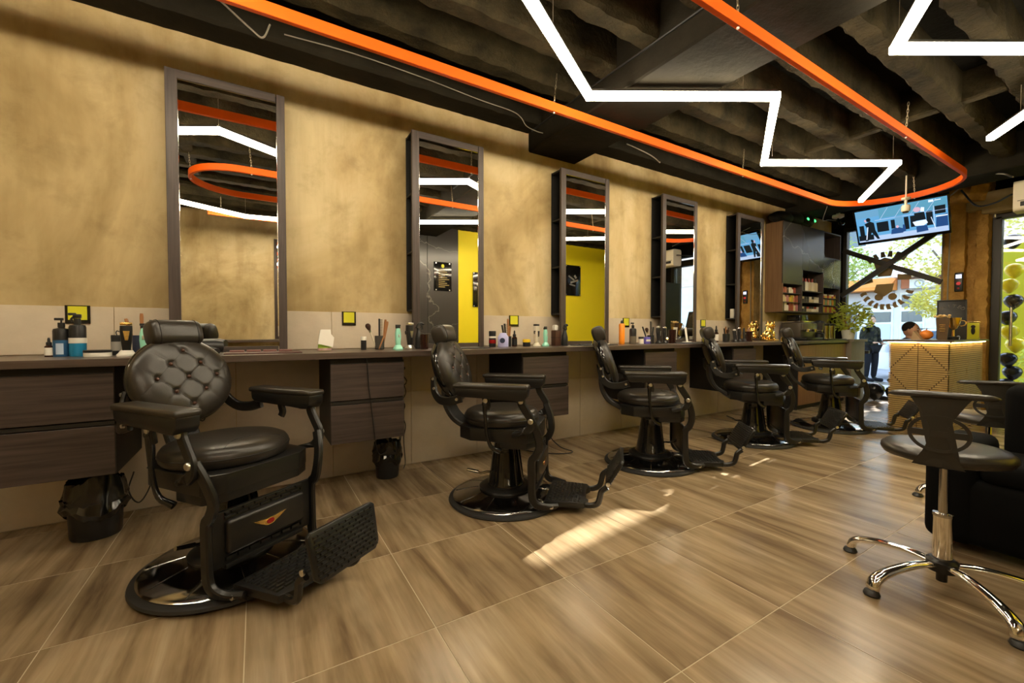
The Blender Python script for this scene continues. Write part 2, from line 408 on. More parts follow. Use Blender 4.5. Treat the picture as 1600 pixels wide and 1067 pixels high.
# opposite side (seen in the mirrors): plaster, marble slab panels, yellow wall
bm = NB(); box(bm, ((XL + 2.3) / 2, YP - 0.1, 1.63), (2.3 - XL + .4, 0.2, 3.26)); struct('wall_front', bm, PLASTER, label='plaster wall opposite the mirrors')
wall_marble = thing('wall_marble', 'dark veined marble wall panels opposite the mirrors', None, kind='structure')
for a, c in ((2.3, 2.62), (2.62, 3.22)):
    bm = NB(); box(bm, ((a + c) / 2, (YF + .01 + (YP if a < 2.5 else YF - .21)) / 2, 1.63), (c - a - 0.004, YF + .01 - (YP if a < 2.5 else YF - .21), 3.26), bev=0.003, seg=1); struct('panel', bm, MARBLE, wall_marble)
bm = NB(); box(bm, ((3.22 + XR) / 2, YF - 0.1, 1.63), (XR - 3.22 + 0.3, 0.2, 3.26)); struct('wall_yellow', bm, YELLOWW, label='bright yellow painted wall opposite the mirrors')
bm = NB(); box(bm, (XL - 0.1, (YP + WY) / 2, 1.63), (0.2, WY - YP + 0.4, 3.26)); struct('wall_left', bm, PLASTER, label='plaster end wall beside the first chair')

# end wall with shop window, concrete column, glazed door
MET = mat('dark_metal_frame', (0.035, 0.030, 0.024), 0.45)
TANMET = mat('tan_metal_frame', (0.36, 0.27, 0.14), 0.5)
bm = NB()
box(bm, (XR + 0.1, (YF + WY) / 2, 3.02), (0.2, WY - YF + 0.4, 0.42)); box(bm, (XR + 0.1, 3.30, 1.4), (0.2, 0.24, 2.9)); box(bm, (XR + 0.1, -0.45, 1.4), (0.2, 0.72, 2.9))
wall_right = struct('wall_right', bm, BEAM, label='concrete street front around the shop window and door')
COLM = m_concrete('column_concrete', (0.30, 0.155, 0.04), (0.62, 0.36, 0.10), 0.85, 5.0, 1.0)
def rough_block(x0, x1, y0, y1, z0, z1, amp, seed, st=0.06):
    rnd = random.Random(seed); b = NB(); ny = 6; nz = int((z1 - z0) / st); prev = None
    per = [(x1, y0), (x0, y0)] + [(x0, y0 + (y1 - y0) * i / ny) for i in range(1, ny)] + [(x0, y1), (x1, y1)]
    for k in range(nz + 1):
        z = z0 + (z1 - z0) * k / nz
        ring = [b.verts.new((p[0] + (rnd.uniform(-amp, amp) if p[0] == x0 else 0), p[1] + (rnd.uniform(-amp, amp) if p[0] == x0 else 0), z)) for p in per]
        if prev:
            for i in range(len(per)): b.faces.new((prev[i], prev[(i + 1) % len(per)], ring[(i + 1) % len(per)], ring[i]))
        else: b.faces.new(ring)
        prev = ring
    b.faces.new(prev[::-1]); return b
wall_column = thing('wall_column', 'rough chipped orange concrete column beside the glass door', None, kind='structure')
struct('shaft', rough_block(8.20, 8.6, 1.70, 1.90, 0, 3.2, 0.007, 3), COLM, wall_column)
struct('shaft', rough_block(8.30, 8.6, 1.60, 1.70, 0, 3.2, 0.012, 4), COLM, wall_column)
struct('shaft', rough_block(8.22, 8.6, 1.49, 1.60, 0, 3.2, 0.010, 5), COLM, wall_column)
# shop window
window_1 = thing('window_1', 'tall shop window with a crossed steel brace and sticker lettering', None, kind='structure')
def part_box(name, m, par, c, s, bev=0.004, rot=(0, 0, 0), label=None):
    b = NB(); box(b, c, s, rot, bev, 1); o = obj(name, b, m, par)
    if label: o['label'] = label
    return o
part_box('frame_post', TANMET, window_1, (XR + 0.02, 1.955, 1.4), (0.09, 0.07, 2.84)); part_box('frame_post', MET, window_1, (XR + 0.02, 3.165, 1.4), (0.08, 0.05, 2.84))
part_box('frame_rail', MET, window_1, (XR + 0.02, 2.56, 2.78), (0.08, 1.16, 0.06)); part_box('frame_rail', MET, window_1, (XR + 0.02, 2.56, 0.03), (0.08, 1.16, 0.06))
part_box('pane', PANE, window_1, (XR + 0.04, 2.56, 1.75), (0.008, 1.14, 1.99), 0)
part_box('frame_rail', MET, window_1, (XR + 0.02, 2.98, 0.75), (0.06, 0.32, 0.05))
def bar2(name, m, par, a, c, w, t, xx):
    d = math.hypot(c[0] - a[0], c[1] - a[1]); an = math.atan2(c[1] - a[1], c[0] - a[0])
    return part_box(name, m, par, (xx, (a[0] + c[0]) / 2, (a[1] + c[1]) / 2), (t, d, w), 0.003, (an, 0, 0))
bar2('brace', MET, window_1, (3.18, 2.445), (1.98, 1.80), 0.075, 0.05, XR - 0.03); bar2('brace', MET, window_1, (3.18, 1.68), (2.05, 2.51), 0.075, 0.05, XR - 0.085)
STICK = mat('window_sticker', (0.30, 0.20, 0.085), 0.6)
def sticker(poly, name='sticker', m=STICK):
    b = NB(); prism(b, poly, 0.004, Matrix(((0, 0, 1, XR + 0.03), (1, 0, 0, 0), (0, 1, 0, 0), (0, 0, 0, 1)))); return obj(name, b, m, window_1, smooth=False)
dcy, dcz = 2.63, 1.86
rnd = random.Random(5)
for k in range(10):     # lower arc of lettering, read from the street side
    a = R(205 + 14.4 * k); rr = 0.315; c0 = (dcy + rr * cos(a), dcz + rr * sin(a) * 1.22); w, h = 0.062, 0.088
    pts = [(-w / 2, -h / 2), (w / 2 - rnd.uniform(0, .015), -h / 2), (w / 2, 0), (w / 2 - rnd.uniform(0, .02), h / 2), (-w / 2 + rnd.uniform(0, .02), h / 2), (-w / 2 + .012, 0)]
    t = a + PI / 2
    sticker([(c0[0] + x * cos(t) - y * sin(t), c0[1] + x * sin(t) + y * cos(t)) for x, y in pts], 'letter')
for k in range(6):
    a = R(50 + 16 * k); rr = 0.33; c0 = (dcy + rr * cos(a), dcz + .12 + rr * sin(a) * 1.0); w, h = 0.062, 0.09; t = a - PI / 2
    pts = [(-w / 2, -h / 2), (w / 2, -h / 2), (w / 2 - .01, h / 2), (-w / 2 + .01, h / 2)]
    sticker([(c0[0] + x * cos(t) - y * sin(t), c0[1] + x * sin(t) + y * cos(t)) for x, y in pts], 'letter')
sticker([(dcy - .10, dcz - .02), (dcy + .12, dcz - .02), (dcy + .15, dcz - .14), (dcy + .02, dcz - .22), (dcy - .08, dcz - .14)])
sticker([(dcy - .30, dcz + .02), (dcy - .14, dcz + .03), (dcy - .14, dcz + .12), (dcy - .30, dcz + .10)])
sticker([(dcy + .16, dcz + .02), (dcy + .33, dcz - .02), (dcy + .33, dcz + .02), (dcy + .18, dcz + .10)])
sticker([(dcy - .06, dcz + .10), (dcy + .10, dcz + .10), (dcy + .16, dcz + .34), (dcy + .02, dcz + .40), (dcy - .12, dcz + .34)])
for sx in (-1, 1): sticker([(dcy + sx * .085 + .055 * cos(q * PI / 8), dcz - .225 + .055 * sin(q * PI / 8)) for q in range(16)])
# glazed door
door_1 = thing('door_1', 'dark framed glass street door showing balloons outside', None, kind='structure')
part_box('frame_post', MET, door_1, (8.44, 1.445, 1.30), (0.12, 0.085, 2.60)); part_box('frame_rail', MET, door_1, (8.44, 0.66, 2.64), (0.12, 1.60, 0.14)); part_box('frame_post', MET, door_1, (8.44, -0.10, 1.30), (0.12, 0.085, 2.60))
part_box('pane', PANE, door_1, (8.44, 0.67, 1.31), (0.01, 1.47, 2.54), 0)
b = NB(); cyl(b, (8.36, 1.30, 0.9), (8.36, 1.30, 1.4), 0.014); cyl(b, (8.36, 1.30, 0.95), (8.43, 1.30, 0.95), 0.009); cyl(b, (8.36, 1.30, 1.35), (8.43, 1.30, 1.35), 0.009); obj('door_handle', b, STEEL, door_1)
# boxed services above door and column
b = NB(); box(b, (8.30, 1.22, 2.80), (0.26, 0.95, 0.22), bev=0.01); trim_1 = struct('trim_1', b, m_concrete('boxing', (0.26, 0.19, 0.09), (0.38, 0.29, 0.15), 0.8, 3), label='boxed-in beige service duct above the glass door')
b = NB(); box(b, (8.25, 1.15, 2.665), (0.17, 0.80, 0.07), bev=0.012); obj('ledge', b, trim_1.data.materials[0], trim_1)
b = NB(); prism(b, [(0, 0), (0.32, 0.02), (0.34, 0.26), (0.1, 0.34), (-0.04, 0.2)], 0.30, M4((7.9, 1.62, 2.80), (R(90), 0, R(70)))); obj('loose_block', b, COLM, trim_1)
# low skirting at the counter end

# ================================================================== COUNTER, DRAWERS, MIRRORS
CZ = 0.958
b = NB(); box(b, ((XL + 6.36) / 2, (2.765 + WY) / 2, CZ - 0.019), (6.36 - XL, WY - 2.765 - 0.001, 0.038), bev=0.002, seg=1)
tag(obj('worktop', b, WOODC), 'long dark wood worktop running under all five mirrors', 'counter')
ALU = mat('drawer_edge', (0.02, 0.018, 0.016), 0.5)
def make_drawers(label):
    t = thing('drawer_cabinet', label, 'cabinet', group='drawer cabinets under the worktop')
    w = 0.455
    b = NB(); box(b, (0, 0.29, 0.648), (w, 0.545, 0.54)); obj('body', b, DARK, t)
    for z0, z1 in ((0.385, 0.625), (0.655, 0.885)):
        b = NB(); box(b, (0, 0.0, (z0 + z1) / 2), (w + 0.004, 0.020, z1 - z0), bev=0.0015, seg=1); obj('drawer', b, WOODX, t)
    b = NB(); box(b, (0, 0.004, 0.640), (w, 0.012, 0.018)); obj('finger_groove', b, ALU, t)
    return t
dl = ['dark wood drawer cabinet against the end wall, behind the tufted-back chair',
      'dark wood drawer cabinet with a cable hanging down over its fronts',
      'dark wood drawer cabinet beside the loop of black cable on the floor',
      'dark wood drawer cabinet behind the chair with the pale front leg',
      'dark wood drawer cabinet nearest the gold lion end of the worktop']
proto = None
for i, (x, l) in enumerate(zip((-0.835, 0.617, 2.03, 3.437, 4.90), dl)):
    c = make_drawers(l) if i == 0 else copy_tree(proto)
    if i == 0: proto = c
    c['label'] = l; c.location = (x, 2.80, 0)
# mirrors: wooden frame in front of a box that is open on its left side as shelves
def make_mirror():
    t = thing('wall_mirror', '', 'mirror', group='tall framed mirrors on the plaster wall')
    w, zt, zb = 0.622, 2.648 - CZ, 0.0; yf = -0.166   # local: y=0 at the wall face
    def fr(c, s, m=WOODZ): b = NB(); box(b, c, s, bev=0.002, seg=1); return obj('frame_rail', b, m, t)
    fr((0.029, yf + 0.013, zt / 2), (0.058, 0.026, zt)); fr((w - 0.024, yf + 0.013, zt / 2), (0.048, 0.026, zt))
    fr((w / 2, yf + 0.013, zt - 0.026), (w - 0.108, 0.026, 0.052), WOODX); fr((w / 2, yf + 0.013, 0.018), (w - 0.108, 0.026, 0.036), WOODX)
    b = NB(); box(b, ((0.058 + w - 0.048) / 2, yf + 0.012, (0.036 + zt - 0.052) / 2), (w - 0.106, 0.006, zt - 0.088)); obj('mirror_glass', b, MIRROR, t)
    b = NB(); x0, x1, z0, z1 = 0.056, w - 0.046, 0.034, zt - 0.050
    for c, s in ((((x0 + x1) / 2, yf + 0.008, z0 + 0.003), (x1 - x0, 0.004, 0.003)), (((x0 + x1) / 2, yf + 0.008, z1 - 0.003), (x1 - x0, 0.004, 0.003)), ((x0 + 0.003, yf + 0.008, (z0 + z1) / 2), (0.003, 0.004, z1 - z0)), ((x1 - 0.003, yf + 0.008, (z0 + z1) / 2), (0.003, 0.004, z1 - z0))): box(b, c, s)
    obj('glass_edge', b, CHROME, t)
    b = NB(); box(b, (w / 2 + 0.16, (yf + 0.026) / 2, (zt + 0.292) / 2), (w - 0.33, -yf - 0.028, zt - 0.30)); obj('back_box', b, DARK, t)
    for k in range(4):
        z = 0.300 + k * 0.455
        if k < 3: b = NB(); box(b, (0.172, (yf + 0.026) / 2, z), (0.332, -yf - 0.034, 0.014)); obj('shelf', b, DARK, t)
    b = NB(); box(b, (0.17, yf + 0.030, (zt + 0.292) / 2), (0.335, 0.006, zt - 0.30)); obj('shelf_back', b, DARK, t)
    b = NB(); box(b, (0.17, -0.003, (zt + 0.292) / 2), (0.335, 0.004, zt - 0.30)); obj('shelf_back', b, DARK, t)
    b = NB(); box(b, (0.17, (yf + 0.026) / 2, zt - 0.016), (0.335, -yf - 0.028, 0.014)); obj('shelf', b, DARK, t)
    return t
ml = ['tall mirror reflecting the looped orange track and ochre wall', 'tall mirror reflecting marble with a black notice and a strip of yellow wall',
      'tall mirror reflecting the broad yellow wall and a black picture', 'tall mirror reflecting brown panels, beside the black clippers', 'tall mirror reflecting the television, beside the marble shelf unit']
proto = None
MX = (-0.443, 1.043, 2.497, 3.945, 5.420)
for i, (x, l) in enumerate(zip(MX, ml)):
    c = make_mirror() if i == 0 else copy_tree(proto)
    if i == 0: proto = c
    c['label'] = l; c.location = (x, WY, CZ)
# black plaques with a plain yellow field (the printed code is left out)
pl = ['black plaque with a yellow field behind the two blue pump bottles', 'black plaque with a yellow field above the white-lidded jar',
      'black plaque with a yellow field above the yellow-lidded jar', 'black plaque with a yellow field behind the orange spray can', 'black plaque with a yellow field behind a small dropper bottle']
for (x, w), l in zip(((-0.875, .105), (0.600, .10), (2.065, .105), (3.54, .10), (4.933, .108)), pl):
    t = thing('wall_plaque', l, 'sign', (x, WY, 1.187), group='black and yellow plaques on the tiles')
    b = NB(); box(b, (0, -0.004, 0), (w, 0.007, 0.105), bev=0.001, seg=1); obj('plate', b, BLKGLOSS, t)
    b = NB(); box(b, (0, -0.0082, 0.008), (w * 0.76, 0.0015, 0.078)); obj('yellow_field', b, YELSIGN, t)

# ================================================================== BARBER CHAIR
TREAD = mat('tread_black', (0.010, 0.0095, 0.009), 0.30)
SEAMC = mat('seam', (0.008, 0.007, 0.006), 0.6)
def tread_plate(bm, M, w, l, step_u=0.021, step_v=0.036, h=0.004):
    """staggered brick bosses on a plate; M maps (a across, b along, up)"""
    nb = int(l / step_u)
    for j in range(nb):
        bb = -l / 2 + (j + 0.5) * l / nb; off = (j % 2) * step_v / 2; n = int(w / step_v)
        for i in range(-1, n + 1):
            a0 = -w / 2 + i * step_v + off; a1 = a0 + step_v * 0.86
            a0, a1 = max(a0, -w / 2), min(a1, w / 2)
            if a1 - a0 < 0.008: continue
            hh = l / nb * 0.33
            lo = [bm.verts.new(M @ Vector((x, y, 0))) for x, y in ((a0, bb - hh), (a1, bb - hh), (a1, bb + hh), (a0, bb + hh))]
            e = 0.0025
            hi = [bm.verts.new(M @ Vector((x, y, h))) for x, y in ((a0 + e, bb - hh + e), (a1 - e, bb - hh + e), (a1 - e, bb + hh - e), (a0 + e, bb + hh - e))]
            bm.faces.new(hi)
            for q in range(4): bm.faces.new((lo[q], lo[(q + 1) % 4], hi[(q + 1) % 4], hi[q]))
BTN = [(0, .135), (-.066, .068), (.066, .068), (-.132, 0), (0, 0), (.132, 0), (-.066, -.068), (.066, -.068), (0, -.135)]
def make_chair():
    t = thing('barber_chair', '', 'barber chair', group='black barber chairs in a row')
    # --- base
    b = NB(); lathe(b, [(0.315, 0.0), (0.365, 0.0), (0.372, 0.007), (0.368, 0.017), (0.350, 0.024), (0.315, 0.024)], 64); obj('rubber_ring', b, RUBBER, t)
    b = NB(); lathe(b, [(0.0, 0.0), (0.338, 0.012), (0.344, 0.030), (0.332, 0.040), (0.26, 0.054), (0.19, 0.066), (0.168, 0.070), (0.0, 0.072)], 64); base = obj('base_plate', b, CHROMED, t, ang=50)
    for k in range(10):
        a = 2 * PI * k / 10 + 0.2; b = NB(); d = Vector((cos(a), sin(a), 0))
        tube(b, [d * 0.18 + Vector((0, 0, .069)), d * 0.26 + Vector((0, 0, .056)), d * 0.33 + Vector((0, 0, .042))], 0.0012, 4); obj('seam_line', b, CHROMED, base)
    b = NB(); lathe(b, [(0.0, 0.066), (0.168, 0.068), (0.172, 0.082), (0.155, 0.095), (0.135, 0.100), (0.0, 0.102)], 48); obj('collar', b, BLKMET, t)
    b = NB(); lathe(b, [(0.0, 0.098), (0.122, 0.098), (0.122, 0.108), (0.112, 0.125), (0.100, 0.20), (0.086, 0.30), (0.074, 0.37), (0.080, 0.385), (0.110, 0.395), (0.0, 0.40)], 40)
    for s in (-0.7, 0.7): sweep(b, [(0.118 * cos(s), .118 * sin(s), .11), (0.106 * cos(s), .106 * sin(s), .2), (0.082 * cos(s), .082 * sin(s), .36)], rect(0.02, 0.03, 0.006), ref=(cos(s), sin(s), 0))
    obj('column', b, BLKGLOSS, t)
    b = NB(); tube(b, smooth_path([(.07, 0, .165), (.12, 0, .172), (.16, .01, .168), (.185, .01, .178)], 4), 0.008, 8); cyl(b, (.18, .01, .176), (.255, .012, .196), 0.011, 0.009, 10); obj('pump_lever', b, CHROMED, t)
    # --- seat frame (skirt)
    b = NB()
    po = [(.235, -.17), (.235, .17), (.19, .245), (-.16, .25), (-.25, .18), (-.25, -.18), (-.16, -.25), (.19, -.245)]
    prism(b, po, 0.075, M4((0, 0, .425))); prism(b, [(.232, -.165), (.232, .165), (.19, .242), (.03, .246), (.03, -.246), (.19, -.242)], 0.05, M4((0, 0, .388)))
    prism(b, [(x * 1.012, y * 1.012) for x, y in po], 0.008, M4((0, 0, .497)))
    bmesh.ops.bevel(b, geom=b.edges[:], offset=0.006, segments=2, affect='EDGES', profile=0.5); skirt = obj('seat_frame', b, BLKMET, t)
    b = NB(); lathe(b, [(0, 0.380), (0.11, 0.382), (0.16, 0.400), (0.16, 0.425)], 24); obj('seat_mount', b, BLKMET, skirt)
    # --- cushion
    b = NB(); lathe(b, [(0, .498), (.238, .500), (.256, .507), (.266, .522), (.269, .540), (.266, .559), (.253, .577), (.225, .590), (.17, .597), (.09, .5995), (0, .600)], 56, (-0.025, 0, 0), 0.905, 0.96)
    cu = obj('seat_cushion', b, LEATHER2, t, ang=60)
    b = NB(); n = 56; tube(b, [(-0.025 + .2675 * .907 * cos(2 * PI * i / n), .2675 * .962 * sin(2 * PI * i / n), .545) for i in range(n)], 0.0022, 5, closed=True)
    tube(b, smooth_path([(-.025 + .2 * .9, -.13, .5885), (.10, -.06, .5975), (.085, 0, .5988), (.10, .06, .5975), (.155, .13, .5885)], 4), 0.0016, 5); obj('seam', b, SEAMC, cu)
    # --- backrest, tufted
    tl = R(19); nrm = Vector((cos(tl), 0, sin(tl))); up = Vector((-sin(tl), 0, cos(tl))); lat = Vector((0, 1, 0)); C = Vector((-0.352, 0, 0.845))
    RA, RB = 0.222, 0.212
    creases = []
    for i, p in enumerate(BTN):
        for q in BTN[i + 1:]:
            d = math.hypot(p[0] - q[0], p[1] - q[1])
            if 0.085 < d < 0.10: creases.append((p, q))
    for p, d in (((0, .135), (-1, 1)), ((0, .135), (1, 1)), ((-.132, 0), (-1, 1)), ((-.132, 0), (-1, -1)), ((.132, 0), (1, 1)), ((.132, 0), (1, -1)), ((0, -.135), (-1, -1)), ((0, -.135), (1, -1)), ((-.066, .068), (-1, 1)), ((.066, .068), (1, 1)), ((-.066, -.068), (-1, -1)), ((.066, -.068), (1, -1))):
        creases.append((p, (p[0] + d[0] * .066, p[1] + d[1] * .068)))
    def hgt(a, c, rr):
        h = 0.050 * (1 - rr ** 4) ** 0.5
        for (x, y) in BTN: h -= 0.0100 * math.exp(-((a - x) ** 2 + (c - y) ** 2) / 0.0145 ** 2)
        m = 9
        for (p, q) in creases:
            vx, vy = q[0] - p[0], q[1] - p[1]; tt = max(0, min(1, ((a - p[0]) * vx + (c - p[1]) * vy) / (vx * vx + vy * vy)))
            m = min(m, math.hypot(a - p[0] - tt * vx, c - p[1] - tt * vy))
        return h - 0.0020 * math.exp(-(m / 0.0060) ** 2)
    b = NB(); na, nr = 112, 40; ctr = b.verts.new(C + nrm * hgt(0, 0, 0)); prev = None
    for k in range(1, nr + 1):
        rr = k / nr; rr = 1 - (1 - rr) ** 1.25
        ring = [b.verts.new(C + lat * (RA * rr * cos(2 * PI * i / na)) + up * (RB * rr * sin(2 * PI * i / na)) + nrm * hgt(RA * rr * cos(2 * PI * i / na), RB * rr * sin(2 * PI * i / na), rr)) for i in range(na)]
        for i in range(na):
            j = (i + 1) % na
            if prev is None: b.faces.new((ctr, ring[i], ring[j]))
            else: b.faces.new((prev[i], ring[i], ring[j], prev[j]))
        prev = ring
    lastr = [b.verts.new(v.co - nrm * 0.03) for v in prev]
    for i in range(na): b.faces.new((prev[i], lastr[i], lastr[(i + 1) % na], prev[(i + 1) % na]))
    b.faces.new(lastr)
    back = obj('backrest', b, LEATHER2, t, ang=70)
    for (x, y) in BTN:
        b = NB(); ell(b, C + lat * x + up * y + nrm * (hgt(x, y, math.hypot(x / RA, y / RB)) + 0.004), 0.0092, 12, 8); obj('button', b, BUTTON, back)
    b = NB()
    for (p, q) in creases:
        pts = []
        for k in range(9):
            a = p[0] + (q[0] - p[0]) * k / 8; c = p[1] + (q[1] - p[1]) * k / 8; rr = math.hypot(a / RA, c / RB)
            if rr < .97: pts.append(C + lat * a + up * c + nrm * (hgt(a, c, rr) + .0002))
        if len(pts) > 2: tube(b, pts, .0011, 4)
    obj('quilt_seam', b, SEAMC, back)
    b = NB(); lathe(b, [(0, -0.075), (.10, -.073), (.17, -.066), (.205, -.05), (.219, -.03), (.222, -.008), (.214, 0.004), (.20, 0.006), (0, 0.004)], 56, C - nrm * 0.012, 1.02, 0.985, axis=nrm); obj('back_shell', b, BLKGLOSS, back, ang=50)
    # back support down to the frame and side arms forward to the arm rests
    b = NB(); sweep(b, smooth_path([(-.405, 0, .74), (-.40, 0, .62), (-.345, 0, .52), (-.24, 0, .455)], 5), rect(0.035, 0.15, 0.008), ref=(0, 1, 0))
    obj('back_support', b, RUBBER, t)
    for s in (-1, 1):
        b = NB(); sweep(b, smooth_path([(-.415, s * .205, .80), (-.40, s * .23, .72), (-.35, s * .26, .672), (-.28, s * .285, .668), (-.20, s * .29, .690)], 5), rect(0.020, 0.052, 0.005), ref=(0.25, 0, 1)); br = obj('back_bracket', b, BLKMET, t)
        for q in ((-.412, s * .223, .792), (-.398, s * .242, .735), (-.225, s * .303, .683)):
            b = NB(); cyl(b, Vector(q) - Vector((0, s * .008, 0)), Vector(q) + Vector((0, s * .006, 0)), 0.0105, 0.008, 12); obj('bolt', b, STEEL, br)
    # --- headrest
    HC = Vector((-0.428, 0, 1.068)); b = NB(); sec = []
    for i in range(28):
        a = 2 * PI * i / 28; ca, sa = cos(a), sin(a); k = 3.0
        r = (abs(ca / 0.052) ** k + abs(sa / 0.064) ** k) ** (-1 / k); sec.append((r * ca, r * sa))
    ys = [-.112, -.111, -.107, -.098, -.084, 0, .084, .098, .107, .111, .112]; sc = [.0, .72, .88, .96, 1, 1.02, 1, .96, .88, .72, .0]
    rings = []
    for y, s_ in zip(ys, sc):
        rings.append([b.verts.new(HC + Vector((0, y, 0)) + (nrm * p[0] + up * p[1]) * max(s_, 0.02)) for p in sec])
    for A, B in zip(rings, rings[1:]):
        for i in range(28): b.faces.new((A[i], A[(i + 1) % 28], B[(i + 1) % 28], B[i]))
    b.faces.new(rings[0]); b.faces.new(rings[-1]); hd = obj('headrest', b, LEATHER2, t, ang=60)
    for yy in (.082, -.082):
        b = NB(); tube(b, [HC + Vector((0, yy, 0)) + (nrm * p[0] + up * p[1]) * 1.006 for p in sec], 0.0022, 5, ref=(0, 1, 0), closed=True); obj('piping', b, SEAMC, hd)
    b = NB()
    for s in (-1, 1): cyl(b, HC + Vector((-.004, s * .045, -.03)), C + up * 0.15 + Vector((-.03, s * .045, 0)), 0.009, n=10)
    box(b, HC + Vector((-.01, 0, -.066)), (0.05, 0.16, 0.016), bev=0.004); obj('headrest_post', b, CHROMED, t)
    # --- arms
    for s in (-1, 1):
        y = s * 0.292
        b = NB(); box(b, (-0.012, y, 0.768), (0.455, 0.100, 0.028), bev=0.012, seg=3); arm = obj('arm_pad', b, LEATHER2, t, ang=60)
        b = NB(); prism(b, [(-.225, .758), (-.220, .720), (-.195, .703), (-.12, .703), (.08, .703), (.14, .688), (.185, .690), (.207, .715), (.212, .758)], 0.088, Matrix(((1, 0, 0, 0), (0, 0, -1, y + .044), (0, 1, 0, 0), (0, 0, 0, 1))))
        bmesh.ops.bevel(b, geom=b.edges[:], offset=0.007, segments=2, affect='EDGES', profile=0.5); obj('arm_casing', b, BLKMET, arm)
        b = NB(); sweep(b, smooth_path([(.165, y, .715), (.172, y, .672), (.20, y, .625), (.226, y, .580), (.222, y, .535), (.185, y, .508), (.12, y * .93, .488)], 4), rect(0.024, 0.046, 0.006), ref=(1, 0, 0.3)); br = obj('arm_bracket', b, BLKMET, t)
        for q in ((.168, .686), (.226, .572)):
            b = NB(); lathe(b, [(0, -.004), (.016, -.004), (.016, .006), (.012, .011), (0, .013)], 16, (q[0], y + s * .011, q[1]), axis=(0, s, 0)); obj('bolt', b, STEEL, br)
        b = NB(); sweep(b, smooth_path([(-.05, y, .715), (-.045, y, .685), (-.035, y, .655), (-.04, y * .98, .632)], 4), rect(0.020, 0.040, 0.005), ref=(1, 0, 0.2)); br = obj('arm_strut', b, BLKMET, t)
        b = NB(); lathe(b, [(0, -.003), (.014, -.003), (.014, .006), (0, .011)], 14, (-.045, y + s * .010, .682), axis=(0, s, 0)); obj('bolt', b, STEEL, br)
        if s < 0:
            b = NB(); P = smooth_path([(-.05, y, .660), (-.05, y, .60), (-.042, y + .002, .50), (-.02, y + .012, .41), (.03, y + .04, .372)], 4)
            tube(b, P, 0.0125, 12, ref=(0, 1, 0), scale=[1.35 - 0.55 * min(1, i / 7) + (0.5 * max(0, i - 10) / 6) for i in range(len(P))]); ell(b, (-.05, y, .662), .02, 12, 8); obj('recline_lever', b, BLKGLOSS, t)
        # hanger of the foot rest
        yy = s * 0.243
        b = NB(); sweep(b, smooth_path([(.224, s * .282, .578), (.256, s * .262, .50), (.268, yy, .42), (.250, yy, .362), (.222, yy, .325), (.222, yy, .22), (.226, yy, .11), (.25, yy * .98, .068), (.30, yy * .92, .055), (.365, yy * .78, .052)], 4), rect(0.026, 0.046, 0.006), ref=(1, 0, 0.4)); hg = obj('footrest_hanger', b, BLKMET, t)
        b = NB(); lathe(b, [(0, -.003), (.013, -.003), (.013, .006), (0, .010)], 14, (.335, yy * .85 + s * .012, .055), axis=(0, s, 0)); obj('bolt', b, STEEL, hg)
    # --- calf panel with emblem
    b = NB(); box(b, (.222, 0, .243), (.018, .452, .225), bev=.004); box(b, (.224, 0, .128), (.03, .36, .02), bev=.004); pn = obj('calf_panel', b, BLKMET, t)
    b = NB(); box(b, (.238, 0, .247), (.034, .36, .138), bev=.015, seg=4); pad = obj('calf_pad', b, LEATHER, pn, ang=60)
    for zc, hh in ((.336, .034), (.160, .028)):
        b = NB(); tread_plate(b, Matrix(((0, 0, 1, .231), (1, 0, 0, 0), (0, 1, 0, zc), (0, 0, 0, 1))), .36, hh, .0145, .050, .006); o = obj('tread', b, TREAD, pn, smooth=False); o['kind'] = 'stuff'
    b = NB(); Mx = Matrix(((0, 0, 1, .2548), (1, 0, 0, 0), (0, 1, 0, .252), (0, 0, 0, 1)))
    for s in (-1, 1):
        for (x0, x1, z0, z1, t_) in ((.010, .078, .004, .017, .004), (.010, .068, -.004, .009, .0034), (.008, .052, -.012, .001, .0028), (.006, .034, -.019, -.006, .0022)):
            poly = [(x0, z0 - .002), (x1 * .6, z0 + .003), (x1, z1), (x1 * .55, z1 - .003), (x0, z1 - .008)]
            prism(b, [(s * x, z) for x, z in (poly if s > 0 else poly[::-1])], t_, Mx)
    em = obj('emblem', b, GOLD, pad, smooth=False); em['label'] = 'gold winged emblem with a red oval'
    b = NB(); prism(b, [(.022 * cos(2 * PI * i / 20), -.003 + .0155 * sin(2 * PI * i / 20)) for i in range(20)], .0048, Mx); obj('emblem_rim', b, GOLD, pad, smooth=False)
    b = NB(); prism(b, [(.018 * cos(2 * PI * i / 20), -.003 + .0115 * sin(2 * PI * i / 20)) for i in range(20)], .0056, Mx); obj('emblem_oval', b, RED, pad, smooth=False)
    # --- foot platform
    b = NB(); prism(b, [(.285, -.185), (.52, -.165), (.545, -.10), (.515, -.07), (.515, .07), (.545, .10), (.52, .165), (.285, .185)], .034, M4((0, 0, .040)))
    bmesh.ops.bevel(b, geom=b.edges[:], offset=0.005, segments=2, affect='EDGES', profile=0.5); fp = obj('foot_platform', b, BLKMET, t)
    b = NB(); tread_plate(b, Matrix(((0, 1, 0, .400), (1, 0, 0, 0), (0, 0, 1, .074), (0, 0, 0, 1))), .31, .20, .0205, .042, .006); o = obj('tread', b, TREAD, fp, smooth=False); o['kind'] = 'stuff'
    for s in (-1, 1):
        b = NB(); sweep(b, smooth_path([(.50, s * .135, .056), (.555, s * .14, .054), (.598, s * .147, .072), (.613, s * .152, .112), (.622, s * .155, .150), (.655, s * .155, .178)], 4), rect(0.022, 0.034, 0.007), ref=(-1, 0, 0.6)); fa = obj('foot_arm', b, BLKMET, t)
        b = NB(); lathe(b, [(0, -.002), (.012, -.002), (.012, .006), (0, .01)], 12, (.66, s * .172, .20), axis=(0, s, 0)); obj('bolt', b, STEEL, fa)
